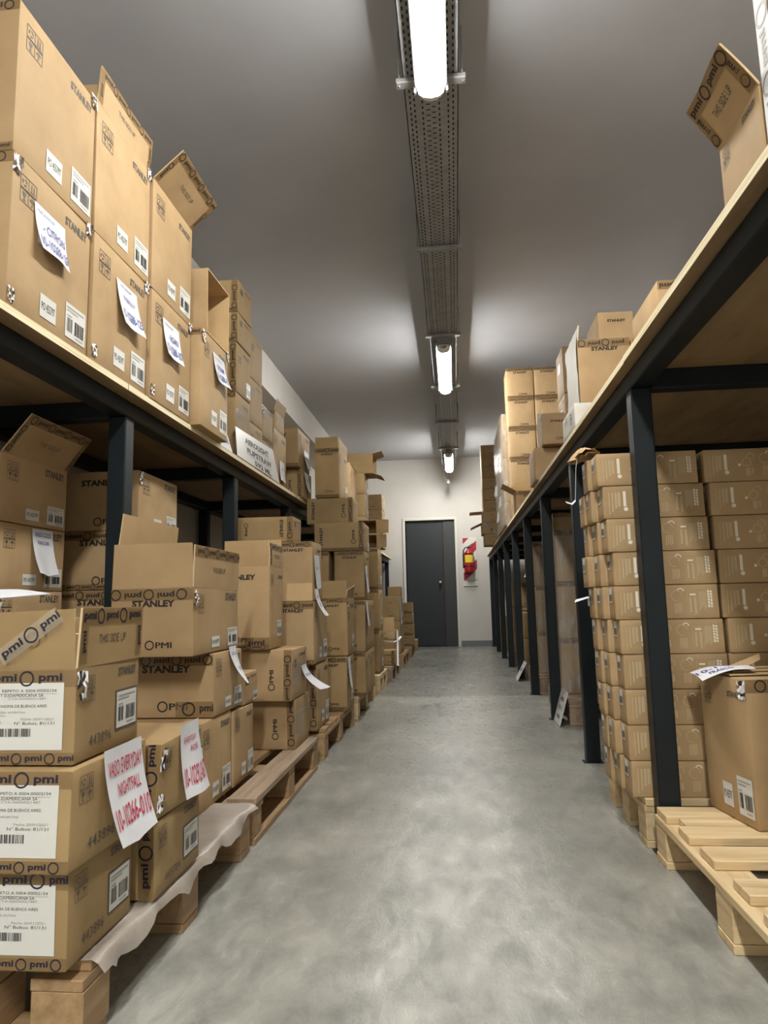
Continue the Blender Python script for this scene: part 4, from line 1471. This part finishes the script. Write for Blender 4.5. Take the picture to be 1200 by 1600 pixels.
# ================================================================== SIDE OF THE PRINTED CARTONS (aisle face looks to -X)
G7 = 'boxes on the deck of the rack with printed cartons'
RX = .553
carton(RX, .93, .72, 1.160, Z0, Z0 + .42, 'large box on the high deck cut by the picture corner, white tape on its edge', side='R', aisle='info', tapes='rz', group=G7, rot=0, labels='B')
carton(RX, .93, 1.170, 1.362, Z0, Z0 + .145, 'pale box on the high deck with a taped THIS SIDE UP flap over the aisle', side='R', opened=True, aisle='info', near='', group=G7, rot=0,
       flaps=[('W', .105, 30, dict(text='THIS SIDE UP', tape='sidesboth', curl=-.006))])
carton(.538, .80, 3.030, 3.345, Z0, Z0 + .112, 'pale grey printed box with bold letters under the dark wide box on the deck', side='R', mat='card_white', group=G7, rot=0)
carton(.574, .800, 3.050, 3.335, Z0 + .113, Z0 + .402, 'wide box in shadow on the pale grey box, silvery film over its aisle side', side='R', opened=True, near='logotop', tapes='u', group=G7, rot=0, flaps=[('W', .055, -4, dict(mat='card_white', skew=.5))])
carton(.806, 1.06, 3.050, 3.335, Z0, Z0 + .398, 'box in shadow beside the wide box over the pale grey box', side='R', near='', tapes='u', group=G7, rot=0)
carton(.752, .925, 3.420, 3.70, Z0, Z0 + .37, 'hidden box carrying the shadowed box with a lit triangle', side='R', group=G7)
carton(.750, .922, 3.415, 3.70, Z0 + .371, Z0 + .672, 'shadowed box with a lit triangle near the ceiling, behind the wide box', side='R', near='logotop', group=G7, rot=0)
carton(.935, 1.20, 3.42, 3.70, Z0, Z0 + .645, 'tall shadowed box behind the wide box, beyond the lit triangle', side='R', near='logotop', tapes='u', group=G7, rot=0)
carton(.772, 1.15, 2.52, 2.90, Z0, Z0 + .415, 'shadowed box whose top corner just clears the plywood edge', side='R', near='logo', tapes='u', group=G7, rot=0)
for k in range(3):
    carton(.785, 1.08, 4.73, 5.02, Z0 + .329 * k, Z0 + .329 * (k + 1), ('lower', 'middle', 'upper')[k] + ' brightly lit yellow box seen past the silvery film on the deck', side='R', aisle='info', labels='s', group=G7, rot=0)
carton(.520, .77, 4.36, 4.68, Z0, Z0 + .206, 'dark-sided low box under the box marked with a ring, taped flap', side='R', opened=False, near='', tapes='c', group=G7, rot=0)
carton(.568, .755, 4.285, 4.56, Z0 + .207, Z0 + .398, 'box with opened lid above the dark-sided low box on the deck', side='R', opened=True, near='logo', aisle='info', group=G7, rot=0, flaps=[('N', .075, -12, {}), ('W', .03, -5, {})])
carton(.556, .80, 6.13, 6.42, Z0, Z0 + .21, 'opened box at the foot of the lit ten-box wall, flap over the aisle', side='R', opened=True, near='logotop', tapes='u', group=G7, rot=0, flaps=[('N', .11, -3, {}), ('W', .13, 60, {})])
for k in range(5):
    for i in range(2):
        carton(.562 + .262 * i, .562 + .262 * (i + 1) - .004, 6.655, 6.955, Z0 + .2985 * k, Z0 + .2985 * (k + 1),
               ('bottom', 'second', 'middle', 'fourth', 'top')[k] + ' box of the ' + ('aisle-side', 'inner')[i] + ' column in the brightly lit wall of boxes',
               side='R', near='logo', aisle='faint', tapes='ab', group=G7)
# wrapped block behind the lit wall
for c in range(4):
    for k in range(5):
        carton(.525, .80, 7.02 + .30 * c, 7.315 + .30 * c, Z0 + .228 * k, Z0 + .228 * (k + 1),
               'box of the film-wrapped block, ' + ('bottom', 'second', 'middle', 'fourth', 'top')[k] + ' row, ' + ('first', 'second', 'third', 'last')[c] + ' from lit wall', side='R', mat='card_dull', aisle='faint', group=G7)
for n_, (fx0, fx1, fy0, fy1, fz0, fz1, lb) in enumerate(((.512, .81, 7.01, 8.23, Z0 + .002, Z0 + 1.13, 'shiny stretch wrap round the block of boxes behind the lit wall'),)):
    mb = MB()
    rnd = random.Random(3)
    nu, nv = 26, 16
    vs = []
    for j in range(nv + 1):
        for i in range(nu + 1):
            vs.append((rnd.uniform(-.004, .003), (fy1 - fy0) * i / nu, (fz1 - fz0) * j / nv))
    fs = [(j * (nu + 1) + i, j * (nu + 1) + i + 1, (j + 1) * (nu + 1) + i + 1, (j + 1) * (nu + 1) + i) for j in range(nv) for i in range(nu)]
    mb.add(vs, fs, 'film', True)
    vs = [(x, -.004 + .004, z) for z in (0, fz1 - fz0) for x in (0, fx1 - fx0)]
    mb.add(vs, [(0, 1, 3, 2)], 'film')
    # loose torn strands
    for q in range(5):
        y0q = rnd.uniform(.1, 1.0)
        z0q = rnd.uniform(.1, .8)
        mb.add([(-.004, y0q, z0q), (-.02, y0q + .03, z0q - .02), (-.035, y0q + .03, z0q - .13), (-.006, y0q + .06, z0q - .10)], [(0, 1, 2, 3)], 'strap', True)
    tag(mb.build('stretch_wrap', None, (fx0, fy0, fz0)), lb, 'plastic wrap')
for k in range(9):
    fl = []
    if k == 2:
        fl = [('W', .17, 93, {})]
    if k == 1:
        fl = [('W', .16, 113, {})]
    carton((.387 if k == 1 else .400) if fl else .414, .66, 9.50, 9.88, Z0 + .153 * k, Z0 + .153 * (k + 1), ('bottom', 'second', 'third', 'fourth', 'fifth', 'sixth', 'seventh', 'eighth', 'top')[k] + ' flat dark box of the tall stack beside the extinguisher',
           side='R', mat='card_dull', near='small', opened=bool(fl), aisle='faint', labels='B' if k in (3, 4) else '', group=G7, flaps=fl)
mb = MB()
F = Frame((.56, 8.52, Z0 + .012), (0, -1, 0), (-.75, 0, .66))
mb.rect(F, 0, .26, 0, .26, 0, 'plast_sign', 3, 3)
mb.rect(F, 0, .26, 0, .26, -.004, 'plast_sign', 3, 3)
mb.rect(F, .05, .21, .12, .15, .001, 'ink_soft')
tag(mb.build('price_card'), 'grey card sticking out over the aisle from the film-wrapped block', 'sign')
# bold print on the pale grey box
fb = [o for o in COL.objects if o.get('label', '').startswith('pale grey printed box')][0]
mb = MB()
F = Frame((.538 - (.538 + .80) / 2, .157, 0), (0, -1, 0), (0, 0, 1))
mb.text(F, 'F', .25, .052, .05, .003, 'ink_soft', bold=.05)
mb.build('printed_letter', fb)
mb = MB()
mb.text(F, 'TO GO', .12, .088, .014, .003, 'ink_soft', w=.06)
mb.text(F, 'BOTTLE', .12, .068, .014, .003, 'ink_soft', w=.075)
mb.build('printed_words', fb)
# silvery film sheet on the wide shadowed box
fb = [o for o in COL.objects if o.get('label', '').startswith('wide box in shadow')][0]
mb = MB()
rnd = random.Random(9)
vs = []
for j in range(9):
    for i in range(7):
        vs.append((-.1165 + rnd.uniform(-.004, .001), .142 - .28 * i / 6, .005 + .32 * j / 8))
mb.add(vs, [(j * 7 + i, j * 7 + i + 1, (j + 1) * 7 + i + 1, (j + 1) * 7 + i) for j in range(8) for i in range(6)], 'card_white', True)
mb.build('silvery_liner', fb)

# ------------------------------------------------------------------ small printed cartons on the pallet
G8 = 'small printed cartons stacked on the pallet'
ROWS = ('top', 'second', 'third', 'fourth', 'fifth', 'sixth', 'seventh', 'eighth', 'ninth', 'bottom')


def print_a(mb, F, w, h):
    """faint vertical text columns, a bold bar with its dot, ringed figure over small text"""
    for k, (a, t, b0, m) in enumerate(((.055, .003, .12, 'print_f'), (.085, .005, .20, 'print_f'), (.115, .007, .30, 'print_f'), (.145, .009, .36, 'print_f'))):
        mb.rect(F, a * w, a * w + t, b0 * h, .80 * h, .0007, m)
    mb.rect(F, .20 * w, .20 * w + .009, .36 * h, .83 * h, .0009, 'print_w')
    mb.disc(F, .20 * w + .007, .28 * h, .0068, .0009, 'print_w')
    fx = .42 * w
    mb.ring(F, fx, .58 * h, .013, .0035, .0009, 'print_f')
    mb.ring(F, fx + .012, .74 * h, .011, .003, .0009, 'print_f', 14, -.1, .6)
    mb.disc(F, fx - .022, .50 * h, .005, .0009, 'print_w', 8)
    mb.rect(F, fx - .004, fx + .010, .16 * h, .40 * h, .0008, 'print_f')
    mb.rect(F, fx + .014, fx + .020, .20 * h, .40 * h, .0008, 'print_f')


def print_b(mb, F, w, h):
    a = .60 * w
    mb.ring(F, a, .68 * h, .016, .0025, .0009, 'print_f', 16, 0, .8)
    mb.ring(F, a + .012, .80 * h, .009, .003, .0009, 'print_w', 10, 0.0, .45)
    for k in range(4):
        mb.rect(F, a - .008 + .006 * k, a - .0045 + .006 * k, (.15 + .03 * (k % 2)) * h, .46 * h, .0008, 'print_f')
    b = .70 * w
    for q in ((b, b + .001, .1, .78), (b + .032, b + .033, .1, .78), (b, b + .033, .1, .112), (b, b + .033, .768, .78)):
        mb.rect(F, q[0], q[1], q[2] * h, q[3] * h, .0008, 'print_f')
    mb.rect(F, b + .008, b + .026, .68 * h, .73 * h, .0009, 'print_w')
    mb.rect(F, b + .006, b + .012, .18 * h, .62 * h, .0009, 'print_f')
    mb.rect(F, b + .020, b + .027, .14 * h, .62 * h, .0009, 'print_f')
    c = .815 * w
    for k in range(5):
        mb.rect(F, c + .0045 * k, c + .0045 * k + .003, (.24 + .05 * (k % 3)) * h, .80 * h, .0008, 'print_f')
    d = .895 * w
    for k in range(2):
        x = d + .008 * k
        r = random.Random(k)
        y = .32
        while y < .8:
            l = r.uniform(.04, .09)
            mb.rect(F, x, x + .0058, y * h, min(.82, y + l) * h, .0009, 'print_w')
            y += l + .02


def printed_carton(w, d, h):
    mb = MB()
    warp = make_warp(w, d, h, 5, .0012, .001)
    carton_shell(mb, w, d, h, warp, 'card', False, .003)
    FN = Frame((-w / 2, -d / 2, 0), (1, 0, 0), (0, 0, 1), warp)
    FW = Frame((-w / 2, d / 2, 0), (0, -1, 0), (0, 0, 1), warp)
    print_a(mb, FN, w, h)
    print_b(mb, FN, w, h)
    mb.rect(FW, d * .66, d * .70, h * .15, h * .8, .0007, 'print_f')
    ob = mb.build('printed_carton')
    m2 = MB()
    a0, a1, b0, b1 = d * .16, d * .62, h * .50, h * .95
    m2.rect(FW, a0, a1, b0, b1, .0012, 'label', 2, 2)
    barcode(m2, FW, a0 + .005, a1 - .005, b0 + .006, b1 - .02, .0018, 3, n=8)
    m2.build('barcode_label', ob)
    return ob


PW, PD = .312, .092
RH = .1068
lean = [.468, .479, .488, .494, .497, .503, .506, .507, .509, .515]
proto = None


def dup_tree(o):
    c = o.copy()
    COL.objects.link(c)
    for ch in o.children:
        k = ch.copy()
        COL.objects.link(k)
        k.parent = c
    return c


rnd = random.Random(21)
SPOT = ('front corner by the steel post', 'second along the aisle', 'third along the aisle', 'inner column beside the corner one', )
for r in range(10):
    z = PZ + RH * (9 - r) + 0.0004
    for s in range(4):
        if s in (0, 1, 2):
            x = lean[r] + .004 + (0.0, -.016, -.026)[s] + rnd.uniform(-.004, .004) - (.012 if r == 3 and s == 2 else 0)
            y = 2.288 + (PD + .006) * s
        else:
            x = lean[r] + PW + .020 + rnd.uniform(-.004, .006) + max(0, (r - 2)) * -.0015
            y = 2.288 + rnd.uniform(0, .008)
        if r == 0 and s == 2:
            continue
        if proto is None:
            proto = printed_carton(PW, PD, RH - .0012)
            o = proto
        else:
            o = dup_tree(proto)
        o.location = (x + PW / 2, y + PD / 2, z)
        o.rotation_euler = (0, 0, math.radians(rnd.uniform(-.8, .8)))
        tag(o, 'small white-printed carton, ' + ROWS[r] + ' row, ' + SPOT[s], 'box', G8)
# support: second rank deeper in, so the stack stands as a block
for r in range(10):
    for s in range(1):
        o = dup_tree(proto)
        o.location = (lean[r] + PW * 1.5 + .022, 2.288 + PD * 1.5 + .014, PZ + RH * (9 - r) + .0004)
        tag(o, 'small white-printed carton, ' + ROWS[r] + ' row, hidden behind the inner column', 'box', G8)

# torn kraft paper and a hanging white strip at the top of that stack
mb = MB()
rnd = random.Random(8)
cx, cy, cz = .452, 2.43, PZ + RH * 10 + .004
nu, nv = 9, 7
vs = []
for j in range(nv + 1):
    for i in range(nu + 1):
        u, v = i / nu, j / nv
        vs.append((cx - .035 + .085 * u + .012 * math.sin(7 * v + 3 * u), cy - .05 + .13 * v, cz + .012 + .030 * math.sin(3.1 * u) * (0.6 + .4 * math.sin(5 * v)) + rnd.uniform(0, .008) - .03 * max(0, .35 - u)))
mb.add(vs, [(j * (nu + 1) + i, j * (nu + 1) + i + 1, (j + 1) * (nu + 1) + i + 1, (j + 1) * (nu + 1) + i) for j in range(nv) for i in range(nu)], 'card_in', True)
vs2 = [(x + .01, y, z - .012 if z > cz + .02 else z - .004) for x, y, z in vs]
mb.add(vs2, [(j * (nu + 1) + i, (j + 1) * (nu + 1) + i, (j + 1) * (nu + 1) + i + 1, j * (nu + 1) + i + 1) for j in range(nv) for i in range(nu)], 'card', True)
kp = mb.build('kraft_paper')
tag(kp, 'crumpled torn kraft paper on the top of the small printed cartons', 'paper')
mb = MB()
pts = [(cx - .022, cy - .03, cz + .012), (cx - .030, cy - .035, cz - .03), (cx - .034, cy - .035, cz - .09), (cx - .038, cy - .035, cz - .14), (cx - .05, cy - .04, cz - .152), (cx - .072, cy - .05, cz - .146)]
for (p, q), w in zip(zip(pts, pts[1:]), (.004, .004, .004, .008, .012)):
    p, q = Vector(p), Vector(q)
    n = Vector((0, w, w * .4))
    mb.add([p - n, q - n, q + n, p + n], [(0, 1, 2, 3)], 'strap')
mb.build('paper_strip', kp)
mb = MB()
zr = PZ + RH * 6 - .045
xr = lean[4] - .03
mb.add([(xr, 2.53, zr + .01), (xr - .055, 2.52, zr - .006), (xr - .045, 2.55, zr + .004), (xr - .001, 2.565, zr + .014)], [(0, 1, 2, 3)], 'paper')
mb.add([(xr - .001, 2.53, zr + .012), (xr - .001, 2.53, zr - .02), (xr - .001, 2.565, zr - .018), (xr - .001, 2.565, zr + .016)], [(0, 1, 2, 3)], 'paper')
pl = [o for o in COL.objects if o.get('label') == 'small white-printed carton, fifth row, third along the aisle'][0]
lb = mb.build('peeling_label', pl)
lb.matrix_parent_inverse = Matrix.Translation(pl.location).inverted() if False else pl.matrix_basis.inverted()

# ------------------------------------------------------------------ big box on the near pallet
a93 = 9.3
bw_, bd_, bh_ = .37, .238, .385
ca, sa = math.cos(math.radians(a93)), math.sin(math.radians(a93))
px, py = .749, 1.972
cxb = px + bw_ / 2 * ca - bd_ / 2 * sa
cyb = py + bw_ / 2 * sa + bd_ / 2 * ca
bb = carton(cxb - bw_ / 2, cxb + bw_ / 2, cyb - bd_ / 2, cyb + bd_ / 2, PZ, PZ + bh_, 'large sealed box on the new pine pallet, white note on its lid', side='R', near='logo', aisle='info', labels='PB', tapes='uk', rot=a93, group=None, amp=.004)
mb = MB()
rnd = random.Random(5)
F = Frame((-bw_ / 2, -bd_ / 2, bh_ - .001), (1, 0, 0), (0, 1, 0))
for (a0, a1, b0, b1, k) in ((.0, .37, .07, .105, .004), (.04, .36, .125, .16, .007), (.10, .37, .165, .20, .011), (.0, .3, .20, .237, .006)):
    mb.rect(F, a0, a1, b0, b1, k, 'card_in', 4, 1)
    mb.rect(F, a0, a1, b0, b1, k - .003, 'card', 4, 1)
    G = Frame(F.P(a0, b0, k - .003), (1, 0, 0), (0, 0, 1))
    mb.rect(G, 0, a1 - a0, 0, .003, 0, 'card_edge')
mb.add([F.P(.10, .19, .004), F.P(.17, .20, .03), F.P(.19, .235, .045), F.P(.09, .236, .01)], [(0, 1, 2, 3)], 'card_in')
mb.build('torn_lid_flap', bb)
F = Frame((-bw_ / 2 - .075, -bd_ / 2 + .075, bh_ + .004), (1, 0, 0), (0, 1, 0), None, lambda a, b: .012 - .9 * max(0, .10 - a) ** 1.5 + .004 * math.sin(30 * b))
mb = MB()
vs = [F.P(.0 + .155 * i / 10 + .03 * j / 6, .13 * j / 6, 0) for j in range(7) for i in range(11)]
mb.add(vs, [(j * 11 + i, j * 11 + i + 1, (j + 1) * 11 + i + 1, (j + 1) * 11 + i) for j in range(6) for i in range(10)], 'paper', True)
for s, u, v, hh, ww in (('10-1', .045, .06, .03, .06), ('R1-T', .125, .075, .028, .06), ('FRASCO', .07, .025, .02, .07)):
    vs2, fs2, asp = glyphs(s, .01)
    mb.add([F.P(u + y * hh * .2 + x * ww, v + y * hh, .0012) for x, y in vs2], fs2, 'ink_blue')
mb.build('paper_note', bb)

# ------------------------------------------------------------------ dark bays under that rack
G9 = 'wrapped cartons in the dark bays'
for (y0, y1, tops, desc, dx) in ((4.66, 5.05, (.492, .857, 1.19, 1.31), 'beside the leaning white price card', 0), (5.93, 6.35, (.48, .851, 1.217), 'in the second dark bay with a white tag', .006)):
    z = PZ
    for k, t in enumerate(tops):
        nt_ = None
        if k == 2 and dx:
            nt_ = None
        carton(.652 + dx, 1.06, y0, y1, z, t, ('lowest', 'second', 'third', 'flat topmost')[k] + ' wrapped carton ' + desc, side='R', near='logo' if t - z > .2 else 'small', aisle='faint', tapes='a', group=G9, rot=0, note=nt_)
        z = t + .001
    mb = MB()
    rnd = random.Random(int(y0 * 10))
    nu, nv = 8, 18
    zt = tops[2] - .002
    vs = [(-.004 + rnd.uniform(-.004, .002), (y1 - y0) * i / nu, .01 + (zt - PZ) * j / nv) for j in range(nv + 1) for i in range(nu + 1)]
    mb.add(vs, [(j * (nu + 1) + i, j * (nu + 1) + i + 1, (j + 1) * (nu + 1) + i + 1, (j + 1) * (nu + 1) + i) for j in range(nv) for i in range(nu)], 'film', True)
    vs = [(-.004 + .20 * i / nu, -.004 + rnd.uniform(-.003, .002), .01 + (zt - PZ) * j / nv) for j in range(nv + 1) for i in range(nu + 1)]
    mb.add(vs, [(j * (nu + 1) + i, j * (nu + 1) + i + 1, (j + 1) * (nu + 1) + i + 1, (j + 1) * (nu + 1) + i) for j in range(nv) for i in range(nu)], 'film', True)
    wr = mb.build('stretch_wrap', None, (.646 + dx, y0 - .002, PZ))
    if dx:
        note_part(wr, Frame((-.008, y1 - y0, 0), (0, -1, 0), (0, 0, 1)), .17, .97, .10, .17, [('10-1', .5, .4, .14, .5)], lift=.03)
    tag(wr, 'stretch wrap round the dim cartons ' + desc, 'plastic wrap')
for (y0, y1, tops, desc) in ((7.10, 7.45, (.36, .62), 'in the third dark bay'), (8.30, 8.65, (.38, .66, .95), 'in the fourth dark bay'), (10.66, 11.05, (.30, .52), 'in the dark bay touching the back wall')):
    z = PZ
    for k, t in enumerate(tops):
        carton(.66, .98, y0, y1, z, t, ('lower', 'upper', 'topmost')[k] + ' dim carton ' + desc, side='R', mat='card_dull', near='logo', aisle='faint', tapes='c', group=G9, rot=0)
        z = t + .001
sign('price_card', [(.583, 4.56, .004), (.583, 4.31, .004), (.640, 4.31, .196), (.640, 4.56, .196)], [('VASO', .5, .74, .12, .5, .03), ('1,2 L', .5, .48, .12, .5, .03), ('106', .5, .22, .12, .4, .03)],
     'white price card leaning on the dark pallet beside the third post')
sign('price_card', [(.545, 6.92, .004), (.545, 6.69, .004), (.632, 6.69, .165), (.632, 6.92, .165)], [('591', .5, .55, .18, .45, .03)],
     'white price card leaning among the posts further down the aisle')

# ------------------------------------------------------------------ fire extinguisher and its board
ex = empty('fire_extinguisher_board', (.262, YB, .985))
mb = MB()
F = Frame((-.118, -.014, 0), (1, 0, 0), (0, 0, 1))
bw, bh = .236, .815
mb.bbox(-.118, .118, -.014, -.001, 0, bh, 'label', .003)
for c0 in (-.26, .06, .38, .70, 1.02):
    # diagonal bands clipped to the board
    pts = []
    lo, hi = c0, c0 + .155

    def clip(poly, side, val, ax):
        out = []
        for i in range(len(poly)):
            p, q = poly[i], poly[(i + 1) % len(poly)]
            ip = (p[ax] - val) * side >= 0
            iq = (q[ax] - val) * side >= 0
            if ip:
                out.append(p)
            if ip != iq:
                t_ = (val - p[ax]) / (q[ax] - p[ax])
                out.append((p[0] + (q[0] - p[0]) * t_, p[1] + (q[1] - p[1]) * t_))
        return out
    pl_ = [(-.1, lo - .1), (.4, lo + .4), (.4, hi + .4), (-.1, hi - .1)]
    for side, val, ax in ((1, .006, 0), (-1, bw - .006, 0), (1, .10, 1), (-1, bh - .006, 1)):
        pl_ = clip(pl_, side, val, ax) if pl_ else pl_
    if len(pl_) > 2:
        mb.poly(F, pl_, .001, 'red')
mb.rect(F, .006, bw - .006, .088, .092, .0012, 'ink')
mb.disc(F, .16, .76, .035, .0015, 'label', 16)
mb.build('striped_board', ex)
tag(ex, 'red and white diagonally striped board behind the extinguisher', 'sign')
fe = empty('fire_extinguisher', (.243, YB - .095, 1.205))
mb = MB()
prof = [(.06, 0.0), (.074, .012), (.076, .03), (.076, .30), (.070, .335), (.05, .365), (.026, .385), (.022, .40)]
mb.lathe((0, 0, 0), prof, 'red', 24)
mb.build('cylinder', fe)
mb = MB()
F = None
vs, fs = [], []
for i in range(9):
    a = math.radians(-150 + 110 * i / 8 + 5)
    for z in (.17, .29):
        vs.append((.0775 * math.cos(a), .0775 * math.sin(a), z))
mb.add(vs, [(2 * i, 2 * i + 2, 2 * i + 3, 2 * i + 1) for i in range(8)], 'yellow', True)
for s, zz_ in (('A', .255), ('B', .215)):
    for k in range(3):
        a = math.radians(-112 + 18 * k)
        G = Frame((.0785 * math.cos(a), .0785 * math.sin(a), zz_), (-math.sin(a), math.cos(a), 0), (0, 0, 1))
        mb.text(G, ('A', 'B', 'C')[k] if s == 'A' else '5', 0, 0, .016, .0005, 'ink')
mb.build('instruction_label', fe)
mb = MB()
mb.lathe((0, 0, .40), [(.022, 0), (.024, .01), (.018, .03), (.012, .04)], 'black', 14)
mb.tube([(-.01, 0, .43), (.03, -.02, .455), (.075, -.03, .485)], [.009, .008, .006], 'black')
mb.tube([(-.01, 0, .425), (.03, -.02, .43), (.07, -.03, .435)], [.007, .006, .005], 'black')
mb.build('valve_lever', fe)
mb = MB()
mb.tube([(-.015, -.01, .425), (-.055, -.03, .42), (-.088, -.03, .37), (-.094, -.03, .28), (-.092, -.03, .16), (-.088, -.03, .08)], [.009, .009, .010, .010, .011, .016], 'black')
mb.build('hose', fe)
mb = MB()
for zz_ in (.10, .31):
    mb.lathe((0, 0, zz_), [(.0775, 0), (.079, .004), (.079, .014), (.0775, .018)], 'black', 24)
mb.box(-.02, .02, .07, .0805, .08, .34, 'black')
mb.build('wall_bracket', fe)
tag(fe, 'red fire extinguisher with a yellow label hung on the striped board', 'fire extinguisher')
